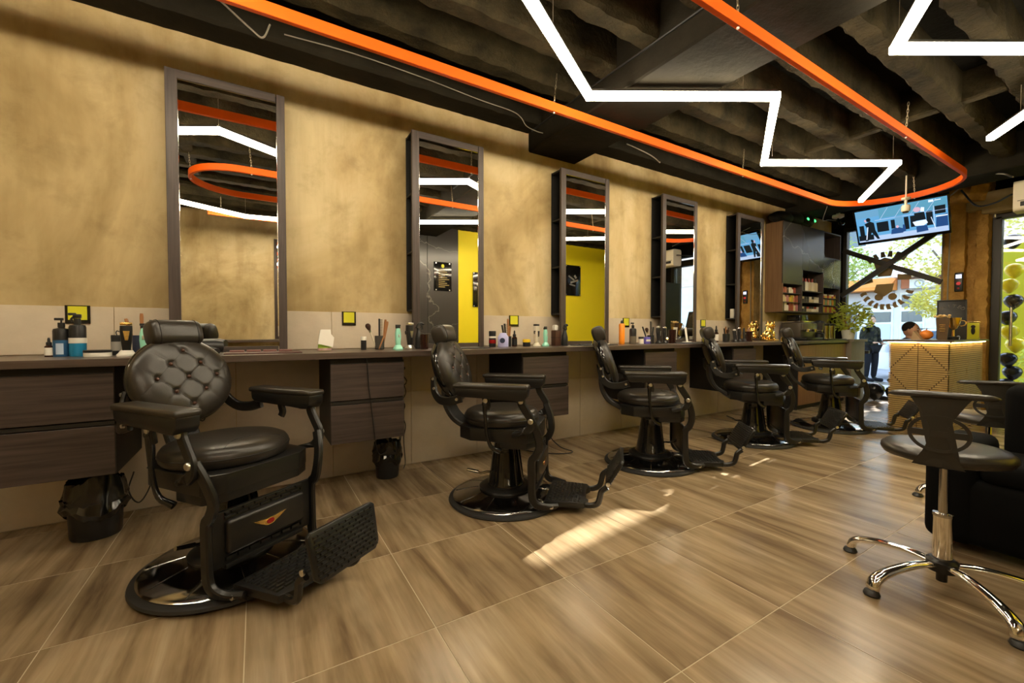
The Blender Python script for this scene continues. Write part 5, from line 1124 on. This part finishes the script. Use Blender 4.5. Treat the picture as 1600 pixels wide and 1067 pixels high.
def groove_panel(w, h, diag, M):
    """panel of horizontal slats, cut along one diagonal"""
    b = NB(); n = 14; p = h / n
    for i in range(n):
        z0, z1 = i * p + p * .18, (i + 1) * p - p * .18; zc = (z0 + z1) / 2 / h
        xd = w * zc if diag > 0 else w * (1 - zc); g = .006
        for a, c in ((.004, xd - g), (xd + g, w - .004)):
            if c - a > .01:
                prism(b, [(a, z0), (c, z0), (c, z1), (a, z1)], .008, M)
    return b
pw = (DY1 - DY0) / 2
k = 0
for i in range(2):
    for j in range(3):
        Mx = Matrix(((0, 0, -1, DX0 + .012), (-1, 0, 0, DY1 - i * pw), (0, 1, 0, j * .322 + .004), (0, 0, 0, 1))); o = obj('grooved_panel', groove_panel(pw, .320, 1 if (i + j) % 2 == 0 else -1, Mx), DESK, dk, smooth=False)
for i in range(6):
    for j in range(3):
        w_ = (DX1 - DX0) / 6; Mx = Matrix(((1, 0, 0, DX0 + i * w_), (0, 0, -1, DY0 + .012), (0, 1, 0, j * .322 + .004), (0, 0, 0, 1))); obj('grooved_panel', groove_panel(w_, .320, 1 if (i + j) % 2 else -1, Mx), DESK, dk, smooth=False)
# things on the desk
mb = thing('menu_board', 'black framed sign board leaning back with an arc of raised lettering', 'sign', (6.78, 1.50, DZ), R(0)); Mb = M4((.02, 0, .0), (0, R(14), R(14)))
def mbp(name, m, c, s, bev=.002):
    b = NB(); box(b, c, s, bev=bev)
    for v in b.verts: v.co = Mb @ v.co
    return obj(name, b, m, mb)
mbp('board', mat('board_black', (.014, .012, .011), .5), (0, 0, .235), (.02, .23, .45)); 
for c, s in (((-.012, .115, .235), (.014, .012, .46)), ((-.012, -.115, .235), (.014, .012, .46)), ((-.012, 0, .462), (.014, .24, .012)), ((-.012, 0, .008), (.014, .24, .012))): mbp('frame_bar', DARK, c, s, .001)
cu_ = bpy.data.curves
LETM = mat('board_letters', (.09, .07, .05), .4)
for i, ch in enumerate('UNITED'):
    a = R(150 - 24 * i); f = cu_.new('letter', 'FONT'); f.body = ch; f.size = .05; f.extrude = .002; f.align_x = 'CENTER'
    f.materials.append(LETM); o = link('letter', f); me_ = bpy.data.meshes.new_from_object(o); bpy.data.objects.remove(o); o = link('letter', me_, mb)
    o.matrix_local = Mb @ Matrix.Translation((-.0125, -.085 * cos(a), .33 + .05 * sin(a))) @ Matrix(((0, 0, -1, 0), (-1, 0, 0, 0), (0, 1, 0, 0), (0, 0, 0, 1))) @ Matrix.Rotation(a - PI / 2, 4, 'Z')
bx = thing('gift_box', 'brown tapered box of sweets with gold print on the desk', 'box', (6.42, 1.485, DZ), R(10)); BOXM = mat('kraft_brown', (.10, .055, .02), .5)
b = NB(); A = [(-.045, -.045), (.045, -.045), (.045, .045), (-.045, .045)]; lo = [b.verts.new((x * .8, y * .8, 0)) for x, y in A]; hi = [b.verts.new((x * 1.15, y * 1.15, .24)) for x, y in A]
for i in range(4): b.faces.new((lo[i], lo[(i + 1) % 4], hi[(i + 1) % 4], hi[i]))
b.faces.new(lo[::-1]); b.faces.new(hi); obj('box', b, BOXM, bx)
for i in range(4): b = NB(); box(b, (-.048 - .0015 * i, .0, .165 - i * .022), (.002, .045 - .006 * (i % 2), .005)); obj('print_line', b, GOLD, bx)
rr = random.Random(3); b = NB()
for i in range(16): ell(b, (rr.uniform(-.06, .06), rr.uniform(-.055, .055), .245 + rr.uniform(0, .025)), (.018, .014, .012), 8, 6)
o = obj('sweets', b, m_var('sweet', [(.75, .5, .2)], .3), bx); o['kind'] = 'stuff'
tr = thing('trophy', 'gold two-handled trophy cup behind the sweets box', 'trophy', (6.60, 1.440, DZ)); lpart(tr, 'base', [(0, 0), (.045, 0), (.045, .03), (.02, .04), (0, .04)], DARK); lpart(tr, 'cup', [(0, .038), (.012, .04), (.010, .11), (.03, .13), (.05, .18), (.062, .245), (.056, .245), (.044, .18), (0, .14)], GOLD)
for s in (-1, 1): b = NB(); torus(b, (s * .066 * .0, s * .066, .185), .030, .007, (1, 0, 0), 18, 6); obj('handle', b, GOLD, tr)
b = NB(); ell(b, (0, 0, .055), (.06, .06, .055), 18, 12); pk = obj('pumpkin', b, mat('pumpkin', (.85, .25, .03), .5), None, (6.62, 1.665, DZ)); tag(pk, 'small orange pumpkin on the desk', 'pumpkin'); b = NB(); cyl(b, (0, 0, .10), (.008, 0, .13), .008, .005, 8); obj('stem', b, WALNUT, pk)
b = NB(); prism(b, [(0, 0), (.09, 0), (.07, .10)], .10, M4((0, .05, 0), (R(90), 0, R(90)))); tag(obj('card_holder', b, mat('kraft_tan', (.42, .28, .15), .6), None, (6.40, 1.60, DZ)), 'folded tan card tent on the desk', 'card')
gt = thing('gold_trinket', 'gold framed figure award at the column side of the desk', 'trophy', (7.30, 1.425, DZ)); b = NB(); box(b, (0, 0, .012), (.06, .10, .024), bev=.003); box(b, (0, 0, .11), (.012, .10, .18), bev=.003); obj('plate', b, YELSIGN, gt); b = NB(); ell(b, (-.012, 0, .15), (.01, .02, .02), 10, 8); ell(b, (-.012, 0, .10), (.012, .018, .045), 10, 8); obj('figure', b, DARK, gt); b = NB(); box(b, (0, 0, .205), (.02, .11, .014), bev=.003); obj('rim', b, GOLD, gt)
for i, (x, y) in enumerate(((6.68, 1.42), (6.90, 1.43))):
    b = NB(); torus(b, (0, 0, .022), .024, .006, (.3, 1, .2), 16, 6); tag(obj('bracelet', b, STEEL, None, (x, y, DZ - .002)), 'steel ring lying on the desk in front of the sign board', 'ring', 'steel rings on the desk')

# ================================================================== OPPOSITE WALL SIGNS (seen in mirrors)
t = thing('notice_board', 'black acrylic notice with small gold text on the marble panel', 'sign', (2.905, YF + .013, 2.08)); b = NB(); box(b, (0, .010, 0), (.34, .008, .52), bev=.002); obj('plate', b, BLKGLOSS, t)
for i in range(10): b = NB(); box(b, (-.02 + .02 * (i % 3), .0150, .12 - i * .034), (.16 + .04 * ((i * 7) % 3 - 1), .001, .010)); obj('text_line', b, mat('gold_print%d' % i, (.45, .35, .12), .5), t)
b = NB(); ell(b, (0, .0145, .19), (.03, .002, .035), 12, 6); obj('crest', b, YELSIGN, t)
for s in (-1, 1):
    for q in (-1, 1): b = NB(); cyl(b, (s * .13, -.002, q * .24), (s * .13, .019, q * .24), .010, n=12); obj('standoff', b, STEEL, t)
for x, l in ((3.72, 'black framed dark picture nearest the marble panel on the yellow wall'), (5.94, 'black picture of a silver machine on the yellow wall')):
    t = thing('wall_picture', l, 'picture', (x, YF + .013, 1.88 if x < 5 else 2.2), group='pictures on the yellow wall'); b = NB(); box(b, (0, .010, 0), (.42, .012, .66), bev=.002); obj('plate', b, BLKGLOSS, t)
    for k, (dx, dz, w, h, a) in enumerate(((-.05, .05, .18, .035, .5), (.03, -.02, .22, .04, -.3), (-.02, -.10, .16, .03, .2), (.06, .08, .08, .05, .9))):
        b = NB(); box(b, (dx, .0165, dz), (w, .001, h), (0, a, 0)); obj('picture_patch', b, STEEL if k % 2 else mat('grey_patch%d%d' % (int(x), k), (.18, .18, .17), .4), t)
    for s in (-1, 1):
        for q in (-1, 1): b = NB(); cyl(b, (s * .19, 0, q * .31), (s * .19, .02, q * .31), .010, n=12); obj('standoff', b, STEEL, t)
t = thing('second_mirror', 'tall framed mirror on the plaster wall opposite the first chair', 'mirror', (.58, YP, .96)); b = NB(); box(b, (0, .013, .84), (.62, .024, 1.68), bev=.003); obj('frame', b, WOODZ, t); b = NB(); box(b, (0, .027, .84), (.53, .004, 1.60)); obj('mirror_glass', b, MIRROR, t)
b = NB(); box(b, (-.10, YP + .25, CZ - .02), (4.6, .48, .038), bev=.002); tag(obj('worktop', b, WOODC), 'dark worktop along the opposite plaster wall', 'counter')
t = thing('wardrobe', 'plain brown tall cupboard between the yellow wall and the glass door', 'cupboard', (8.20, -.36, 0), R(90)); 
for k in range(2): b = NB(); box(b, (-.21 + k * .42, .27, 1.1), (.416, .02, 2.16), bev=.002); o = obj('door', b, BROWNB, t); b = NB(); cyl(b, (-.04 + k * .08, .295, 1.0), (-.04 + k * .08, .295, 1.2), .007, n=10); obj('handle', b, STEEL, o)
b = NB(); box(b, (0, -.01, 1.1), (.84, .53, 2.2)); obj('body', b, DARK, t)

# ================================================================== OUTSIDE
GZ = -0.27
ASPH = m_concrete('asphalt', (.22, .21, .20), (.34, .33, .31), .9, 2.0, .3); PAVE = m_concrete('pavement', (.34, .31, .27), (.48, .44, .38), .9, 3.0, .3)
b = NB(); box(b, (30, 2, GZ - .06), (31.0, 70, .1)); struct('ground_street', b, ASPH, label='grey street outside the shop')
b = NB(); box(b, (11.05, 2, GZ - .02), (4.7, 40, .08), bev=.01); struct('ground_pavement', b, PAVE, label='pale pavement outside the shop door')
b = NB(); box(b, (8.78, 1.5, -.03), (.36, 4.2, .06)); box(b, (8.95, 1.5, -.16), (.5, 4.2, .16)); struct('door_step', b, PAVE, label='stone step below the shop window')
b = NB(); box(b, (26.35, 2, GZ), (1.3, 70, .14), bev=.01); struct('ground_far_pavement', b, PAVE, label='far pavement across the street')
# building across the street: ground floor with shop fronts, plus added unseen blocks whose gap shapes the sun streak
FX = 27.0
WHITEW = m_concrete('white_render', (.62, .60, .57), (.74, .72, .69), .8, 1.5, .05); PINKW = m_concrete('pink_render', (.62, .46, .37), (.72, .55, .45), .8, 1.2, .05)
GLASSD = mat('far_window', (.09, .11, .13), .12); GREYS = mat('grey_shutter', (.42, .40, .42), .6); AWN = mat('orange_awning', (.80, .28, .05), .7); AWN2 = mat('pink_awning', (.78, .56, .47), .7)
fb = thing('shop_building', 'white ground-floor shop building across the street with large windows', 'building', (0, 0, 0))
def fbox(name, m, x, y0, y1, z0, z1, par=fb, t=.1): b = NB(); box(b, (x, (y0 + y1) / 2, (z0 + z1) / 2), (t, y1 - y0, z1 - z0), bev=.01, seg=1); return obj(name, b, m, par)
b = NB(); box(b, (FX + 4, 3, 2.0), (8, 50, 4.6)); obj('walls', b, WHITEW, fb)
# windows / doors along the facade (y decreasing to the right)
for y0, y1, z0, z1, kind in ((9.35, 10.3, -.2, 2.3, 'door'), (8.0, 9.0, .2, 2.25, 'win'), (6.85, 7.75, .2, 2.95, 'win'), (5.55, 6.45, .2, 2.95, 'win'), (4.1, 5.2, .2, 2.95, 'win'), (10.6, 11.7, .2, 2.3, 'win'), (2.6, 3.7, .2, 2.95, 'win'), (1.0, 2.2, .2, 2.95, 'win'), (-.6, .6, .2, 2.95, 'win')):
    w = fbox('window' if kind == 'win' else 'door', WHITE, FX - .02, y0, y1, z0, z1)
    if kind == 'door': fbox('pane', GLASSD, FX - .09, y0 + .1, y1 - .45, z0 + .1, z1 - .1, w, .06); fbox('pane', GREYS, FX - .09, y1 - .35, y1 - .08, z0 + .1, z1 - .1, w, .06)
    else:
        fbox('pane', GLASSD, FX - .09, y0 + .08, y1 - .08, 1.55, 2.05, w, .06); fbox('pane', mat('frosted%d' % int(y0 * 10), (.50, .52, .55), .5), FX - .09, y0 + .08, y1 - .08, z0 + .08, 1.45, w, .06)
        if z1 > 2.5: fbox('pane', GLASSD, FX - .09, y0 + .08, y1 - .08, 2.25, z1 - .08, w, .06)
fbox('fascia', GREYS, FX - .12, 7.95, 10.5, 2.40, 3.05, fb, .2)
b = NB(); M_ = Matrix(((1, 0, 0, 0), (0, 0, 1, 7.85), (0, 1, 0, 0), (0, 0, 0, 1))); prism(b, [(FX - .1, 3.75), (FX - 1.1, 3.25), (FX - 1.1, 3.10), (FX - .1, 3.10)], 2.9, M_); obj('awning', b, AWN, fb)
b = NB(); M_ = Matrix(((1, 0, 0, 0), (0, 0, 1, 3.8), (0, 1, 0, 0), (0, 0, 0, 1))); prism(b, [(FX - .1, 4.35), (FX - 1.0, 3.75), (FX - 1.0, 3.65), (FX - .1, 3.65)], 4.0, M_); obj('awning', b, AWN2, fb)
fbox('sign_band', mat('rust_band', (.55, .20, .10), .6), FX - .10, 3.8, 7.7, 3.15, 3.6, fb, .12); fbox('air_unit', WHITE, FX - .3, 6.4, 7.3, 3.12, 3.55, fb, .4); b = NB(); torus(b, (FX - .52, 6.95, 3.33), .15, .02, (1, 0, 0), 20, 6); obj('fan_grille', b, GREYS, fb)
b = NB(); M_ = Matrix(((0, 0, -1, FX - .13), (1, 0, 0, 5.9), (0, 1, 0, 1.0), (0, 0, 0, 1))); prism(b, [(-.16, .16), (-.16, .02), (0, -.18), (.16, .02), (.16, .16), (0, .11)], .02, M_); prism(b, [(-.07, .06), (0, -.06), (.07, .06)], .03, M_); obj('shield_sticker', b, NAVY, fb)
up1 = thing('sun_gap_block', 'pale unseen block added above the orange awning to narrow the sun streak', 'building', (0, 0, 0)); up2 = thing('sun_gap_block', 'pinkish unseen block added beyond the narrow gap that lets the sun streak in', 'building', (0, 0, 0))
gap_c = 1.668 + SUN_SLOPE * (FX - 1.14); GW = 0.15  # gap follows the sun direction so only a thin streak reaches the floor
g0 = gap_c + GW / 2
b = NB(); prism(b, [(FX, g0), (FX + 8, g0 + 8 * SUN_SLOPE + .4), (FX + 8, g0 + 24), (FX, g0 + 24)], 13.4, M4((0, 0, 4.32))); obj('walls', b, WHITEW, up1)
b = NB(); box(b, (FX + .6, gap_c - GW / 2 - 12.0, 11.02), (1.2, 24, 13.4)); obj('walls', b, PINKW, up2)
for k in range(4):
    for (bb, y) in ((up1, gap_c + 2 + k * 3), (up2, gap_c - 2 - k * 3)):
        w = fbox('window', WHITE, FX - .02, y - .6, y + .6, 5.4, 7.0, bb); fbox('pane', GLASSD, FX - .08, y - .5, y + .5, 5.5, 6.9, w, .05)
# parked car
CARP = mat('silver_paint', (.46, .49, .57), .25, .5, coat=.5); CGL = mat('car_glass', (.05, .07, .09), .08); TAIL = mat('tail_light', (.55, .04, .04), .3)
car = thing('parked_car', 'silver saloon car parked across the shop door', 'car', (16.1, 5.05, GZ), R(-90))
prof = [(0, .32), (.02, .62), (.06, .92), (.55, 1.0), (1.12, 1.42), (2.2, 1.46), (3.0, 1.02), (3.95, .90), (4.3, .70), (4.35, .35), (3.95, .28)] 
def arch(cx): return [(cx + .38 * cos(R(a)), .28 + .38 * sin(R(a))) for a in range(0, 181, 20)]
low = arch(3.45) + arch(.85)
b = NB(); prism(b, prof + low + [(.3, .28)], 1.70, Matrix(((1, 0, 0, 0), (0, 0, -1, .85), (0, 1, 0, 0), (0, 0, 0, 1)))); bmesh.ops.triangulate(b, faces=[f for f in b.faces if len(f.verts) > 4])
for v in b.verts:
    if v.co.z > 1.0: v.co.y *= 1 - .22 * (v.co.z - 1.0) / .46
body = obj('body', b, CARP, car, ang=40)
for s in (-1, 1):
    for poly in ([(.80, 1.02), (1.22, 1.36), (1.62, 1.385), (1.62, 1.02)], [(1.68, 1.02), (1.68, 1.385), (2.15, 1.39), (2.78, 1.05)]):
        b = NB(); prism(b, poly, .012, Matrix(((1, 0, 0, 0), (0, 0, -s, s * .853), (0, 1, 0, 0), (0, 0, 0, 1))))
        for v in b.verts:
            if v.co.z > 1.0: v.co.y *= 1 - .22 * (v.co.z - 1.0) / .46
            v.co.y += s * .008
        obj('side_window', b, CGL, body)
    b = NB(); box(b, (.05, s * .62, .80), (.09, .40, .16), bev=.02); obj('tail_light', b, TAIL, body)
b = NB(); prism(b, [(.54, 1.02), (.60, 1.01), (1.13, 1.41), (1.08, 1.43)], 1.36, Matrix(((1, 0, 0, -.012), (0, 0, -1, .68), (0, 1, 0, .012), (0, 0, 0, 1)))); obj('rear_window', b, CGL, body)
b = NB(); prism(b, [(2.25, 1.43), (2.97, 1.05), (2.92, 1.02), (2.2, 1.40)], 1.36, Matrix(((1, 0, 0, .012), (0, 0, -1, .68), (0, 1, 0, .016), (0, 0, 0, 1)))); obj('windscreen', b, CGL, body)
b = NB(); box(b, (.0, 0, .45), (.12, 1.66, .20), bev=.04); obj('bumper', b, CARP, body)
for cx in (.85, 3.45):
    for s in (-1, 1):
        b = NB(); lathe(b, [(0, -.10), (.26, -.10), (.31, -.07), (.31, .07), (.26, .10), (0, .10)], 28, (cx, s * .76, .31), axis=(0, 1, 0)); w = obj('wheel', b, RUBBER, car); b = NB(); lathe(b, [(0, .0), (.06, .01), (.19, .0), (.20, .012), (.07, .022), (0, .022)], 20, (cx, s * .855, .31), axis=(0, s, 0)); obj('rim', b, STEEL, w)
# trees
BARK = m_wood('bark', (.10, .07, .045), (.20, .15, .10), .9, 2, .3)
LEAFA = m_var('autumn_leaf', [(.62, .55, .12)], .6); LEAFY = mat('yellow_leaf', (.60, .52, .12), .6); LEAFG = mat('green_leaf', (.38, .45, .10), .6)
leafy(LEAFY, (.75, .65, .14)); leafy(LEAFG, (.5, .55, .10))
def tree(x, y, label, blobs, m, seed, n, size, h):
    t = thing('street_tree', label, 'tree', (x, y, GZ)); b = NB(); tube(b, smooth_path([(0, 0, 0), (.05, .04, h * .4), (-.05, .1, h * .75), (0, 0, h)], 4), .13, 10, scale=None)
    for c in blobs: tube(b, [(0, 0, h * .7), ((c[0]) * .5, c[1] * .5, (h * .7 + c[2]) / 2), (c[0], c[1], c[2])], .03, 6)
    obj('trunk', b, BARK, t)
    for k, c in enumerate(blobs): leaf_cloud('foliage', t, m, n, blob(*c), size, seed + k)
    return t
tree(20.6, 4.0, 'yellow-green street tree spreading over the parked car', [(0, .3, 3.2, .9, 1.1, .9), (-.3, 1.0, 4.2, 1.2, 1.3, .9), (.2, -.5, 4.4, 1.2, 1.4, 1.2), (-.4, .9, 2.35, .5, .7, .5)], LEAFY, 21, 520, .17, 3.4)
tree(23.0, 9.0, 'green leafed street tree hanging in front of the orange awning', [(0, 0, 4.6, 1.0, 1.5, .8), (-.3, -1.0, 4.0, .7, .9, .5), (.1, .6, 5.2, 1.2, 1.6, .9)], LEAFG, 41, 420, .17, 4.2)
# balloons outside the glass door and by the step
BALY = mat('yellow_balloon', (.85, .72, .02), .25); BALK = mat('black_balloon', (.012, .012, .012), .2)
def balloon(loc, r, m, label, group):
    t = thing('balloon', label, 'balloon', loc, 0, group); b = NB(); lathe(b, [(0, -1.15), (.12, -1.10), (.45, -.85), (.85, -.35), (1.0, .15), (.88, .6), (.5, .9), (0, 1.02)], 24); 
    for v in b.verts: v.co *= r
    obj('skin', b, m, t, ang=60); b = NB(); cyl(b, (0, 0, -1.2 * r), (0, 0, -1.1 * r), .012, .005, 8); obj('knot', b, m, t)
for i, (dy, z, k) in enumerate(((0, 1.92, 'y'), (.05, 1.72, 'y'), (0.0, 1.50, 'k'), (.06, 1.28, 'k'), (.03, 1.08, 'y'), (-.02, .90, 'y'), (.04, .70, 'k'), (0, .52, 'k'), (.05, .34, 'k'), (-.28, 1.80, 'k'), (-.30, 1.45, 'k'), (-.26, 1.15, 'y'), (-.30, .78, 'k'), (-.26, 2.25, 'k'), (.02, 2.32, 'k'))):
    balloon((8.86 + .05 * (i % 2), 1.36 + dy, z), .098, BALY if k == 'y' else BALK, ('yellow' if k == 'y' else 'black') + (' balloon in the row along the door frame outside' if dy > -.1 else ' balloon set further from the door frame in the garland outside'), ('yellow' if k == 'y' else 'black') + ' balloons at the door')
for i, (x, y) in enumerate(((8.28, 2.665), (8.22, 2.38))): balloon((x, y, .155), .132, BALK, 'black balloon lying on the floor ' + ('against the pale end block' if i == 0 else 'between end block and seated man'), 'black balloons on the floor')
b = NB(); box(b, (10.6, .9, 1.2), (.06, 3.0, 2.9)); struct('wall_yellow_outside', b, mat('yellow_banner', (.70, .60, .02), .6), label='yellow banner wall outside the door')
# green bush between the balloons
bu = thing('door_bush', 'small green bush behind the balloons outside the door', 'plant', (9.3, 1.05, -.2)); lpart(bu, 'pot', [(0, 0), (.16, 0), (.2, .3), (.17, .3), (0, .27)], DARK); leaf_cloud('foliage', bu, LEAFB, 300, blob(0, 0, .9, .3, .35, .6), .10, 77); b = NB(); tube(b, [(0, 0, .25), (.02, .02, .7), (0, 0, 1.3)], .012, 6); obj('stem', b, BARK, bu)

# ================================================================== PEOPLE
def skin_body(name, verts, edges, radii, m, par, root=0, sub=2):
    me = bpy.data.meshes.new(name); me.from_pydata(verts, edges, []); me.update(); o = link(name, me, par)
    sm = o.modifiers.new('skin', 'SKIN'); sm.use_smooth_shade = True
    for i, r in enumerate(radii): me.skin_vertices[0].data[i].radius = (r if isinstance(r, tuple) else (r, r))
    me.skin_vertices[0].data[root].use_root = True
    ss = o.modifiers.new('sub', 'SUBSURF'); ss.levels = sub; ss.render_levels = sub; me.materials.append(m); return o
SKIN = mat('skin', (.50, .27, .16), .55); HAIR = mat('hair_dark', (.012, .008, .006), .7, 0, .2); CLOTHK = mat('black_cloth', (0.010, 0.010, 0.011), 0.9, 0, .1)
def m_camo():
    m = mat('camo_jacket', (.05, .05, .05), .9, 0, .1); N, L, bb = nodes(m); P = N.new('ShaderNodeTexCoord').outputs['Object']; a = noise(N, L, P, 11, 2); r = ramp(N, [(0, (.008, .009, .009)), (.52, (.025, .025, .014)), (.6, (.045, .04, .025))], 'CONSTANT'); L.new(a.outputs[0], r.inputs[0])
    s = N.new('ShaderNodeSeparateXYZ'); L.new(P, s.inputs[0]); L.new(r.outputs[0], bb.inputs['Base Color']); return m
CAMO = m_camo()
def head(par, c, s, face):
    """face: unit direction the face looks (local)"""
    X = Vector((face[0], face[1], 0)).normalized(); Y = Vector((-X.y, X.x, 0)); Mh = Matrix(((X.x, Y.x, 0), (X.y, Y.y, 0), (0, 0, 1))); c = Vector(c)
    b = NB(); ell(b, c, (.098 * s, .078 * s, .118 * s), 20, 14, Mh); ell(b, c + Mh @ Vector((.028 * s, 0, -.055 * s)), (.07 * s, .058 * s, .065 * s), 16, 10, Mh)
    ell(b, c + Mh @ Vector((.10 * s, 0, -.018 * s)), (.02 * s, .014 * s, .026 * s), 10, 8, Mh)
    for q in (-1, 1): ell(b, c + Mh @ Vector((-.005 * s, q * .08 * s, -.01 * s)), (.018 * s, .01 * s, .03 * s), 10, 8, Mh)
    h = obj('head', b, SKIN, par, ang=80)
    b = NB(); ell(b, c + Mh @ Vector((-.018 * s, 0, .035 * s)), (.096 * s, .083 * s, .096 * s), 20, 12, Mh); obj('hair', b, HAIR, h, ang=80)
    b = NB(); ell(b, c + Mh @ Vector((.05 * s, 0, -.088 * s)), (.05 * s, .054 * s, .036 * s), 14, 8, Mh); obj('beard', b, HAIR, h, ang=80)
    for q in (-1, 1): b = NB(); ell(b, c + Mh @ Vector((.089 * s, q * .034 * s, .008 * s)), (.012 * s, .014 * s, .008 * s), 8, 6, Mh); obj('eye', b, mat('eye_w', (.6, .58, .55), .3), h); b = NB(); box(b, c + Mh @ Vector((.091 * s, q * .034 * s, .027 * s)), (.010 * s, .034 * s, .008 * s), (0, 0, math.atan2(X.y, X.x))); obj('eyebrow', b, HAIR, h)
    b = NB(); ell(b, c + Mh @ Vector((.092 * s, 0, -.058 * s)), (.008 * s, .024 * s, .007 * s), 10, 6, Mh); obj('mouth', b, mat('lips', (.32, .13, .10), .5), h)
    return h
def hand(par, p, d, side, s=1.0, name='hand'):
    """palm with four fingers and a thumb, d = finger direction"""
    d = Vector(d).normalized(); p = Vector(p); lat = d.cross(Vector((0, 0, 1))).normalized() * side; upv = lat.cross(d).normalized() * side
    V, E, Rr = [], [], []
    def add(v, r, par_=None):
        V.append(tuple(v)); Rr.append(r * s); i = len(V) - 1
        if par_ is not None: E.append((par_, i))
        return i
    w = add(p, .026); k = add(p + d * .05 * s, .030, w); 
    for j, (o, l) in enumerate(((-.030, .062), (-.010, .074), (.010, .070), (.028, .054))):
        a = add(p + d * .088 * s + lat * o * s, .010, k); m_ = add(p + d * (.088 + l * .5) * s + lat * o * s - upv * .008 * s, .009, a); add(p + d * (.088 + l) * s + lat * o * .95 * s - upv * .022 * s, .0075, m_)
    a = add(p + d * .035 * s - lat * .040 * s, .012, w); add(p + d * .075 * s - lat * .052 * s - upv * .012 * s, .009, a)
    return skin_body(name, V, E, Rr, SKIN, par, 0, 1)
# standing man on the pavement, turned towards the shop, phone in his hands
pe = thing('person', 'man in a dark camouflage jacket and black trousers standing on the pavement', 'person', (14.35, 4.72, GZ), R(-118))
# local: +x is where he faces
V = [(0, 0, .95), (0, .0, 1.12), (-.01, 0, 1.30), (-.01, 0, 1.44), (.0, 0, 1.53),
     (0, .10, .90), (.02, .11, .50), (-.02, .11, .09), (.13, .12, .035),
     (0, -.10, .90), (.03, -.12, .50), (0.0, -.13, .09), (.15, -.15, .035),
     (-.01, .19, 1.42), (-.04, .25, 1.15), (.16, .17, 1.02),
     (-.01, -.19, 1.42), (-.03, -.25, 1.15), (.20, -.12, 1.05)]
E_ = [(0, 1), (1, 2), (2, 3), (3, 4), (0, 5), (5, 6), (6, 7), (7, 8), (0, 9), (9, 10), (10, 11), (11, 12), (3, 13), (13, 14), (14, 15), (3, 16), (16, 17), (17, 18)]
rd = [(.16, .12), (.155, .115), (.175, .12), (.11, .09), .055, .105, .072, .05, .04, .105, .072, .05, .04, .078, .06, .042, .078, .06, .042]
body = skin_body('body', V, E_, rd, CAMO, pe)
skin_body('trousers', [V[0], V[5], V[6], V[7], V[9], V[10], V[11]], [(0, 1), (1, 2), (2, 3), (0, 4), (4, 5), (5, 6)], [(.168, .128), .115, .082, .062, .115, .082, .062], CLOTHK, pe)
for k, sgn in ((8, 1), (12, -1)):
    b = NB(); box(b, (V[k][0] - .03, V[k][1], .045), (.28, .10, .09), bev=.035, seg=3); obj('shoe', b, CLOTHK, pe)
b = NB(); cyl(b, (0, 0, 1.48), (.005, 0, 1.58), .056, .052, 14); obj('neck', b, SKIN, pe); head(pe, (.02, 0, 1.655), 1.0, (.85, -.5))
hand(pe, (.16, .17, 1.02), (.9, -.35, .1), 1); hand(pe, (.20, -.12, 1.05), (.9, .3, .1), -1)
b = NB(); box(b, (.33, 0.03, 1.09), (.15, .075, .010), (0, R(-15), 0), .003); ph_ = obj('mobile_phone', b, BLKGLOSS); ph_.matrix_world = Matrix.Translation(pe.location) @ Matrix.Rotation(R(-118), 4, 'Z'); tag(ph_, 'dark phone held by the man on the pavement', 'phone')
# seated client behind the desk
stl = thing('waiting_stool', 'low black stool behind the reception desk under the seated man', 'stool', (7.78, 2.17, 0)); lpart(stl, 'seat', [(0, .37), (.18, .37), (.19, .395), (.17, .42), (0, .425)], LEATHER)
for k in range(4): b = NB(); a = PI / 4 + k * PI / 2; cyl(b, (.17 * cos(a), .17 * sin(a), 0), (.12 * cos(a), .12 * sin(a), .38), .014, n=10); obj('leg', b, BLKMET, stl)
ps = thing('person', 'young man with short dark hair in black sitting behind the reception desk', 'person', (7.78, 2.17, 0), R(-70)); ps.scale = (.95, .95, .95)
V = [(0, 0, .55), (.02, 0, .72), (.03, 0, .90), (.03, 0, .99), (.04, 0, 1.04), (.02, .10, .52), (.42, .13, .50), (.40, .13, .09), (.52, .13, .04), (.02, -.10, .52), (.42, -.13, .50), (.40, -.13, .09), (.52, -.13, .04), (.03, .17, .96), (.04, .22, .72), (.28, .15, .60), (.03, -.17, .96), (.04, -.22, .72), (.28, -.15, .60)]
rd = [(.15, .12), (.14, .11), (.15, .11), (.09, .08), .05, .10, .07, .05, .04, .10, .07, .05, .04, .07, .055, .04, .07, .055, .04]
skin_body('body', V, E_, rd, CLOTHK, ps); b = NB(); cyl(b, (.04, 0, 1.0), (.05, 0, 1.08), .052, .048, 14); obj('neck', b, SKIN, ps); head(ps, (.06, 0, 1.165), .96, (.9, -.4))
hand(ps, (.28, .15, .60), (.9, -.2, -.15), 1); hand(ps, (.28, -.15, .60), (.9, .2, -.15), -1)
for k in (8, 12): b = NB(); box(b, (V[k][0] - .03, V[k][1], .042), (.27, .095, .084), bev=.03, seg=3); obj('shoe', b, WHITE, ps)
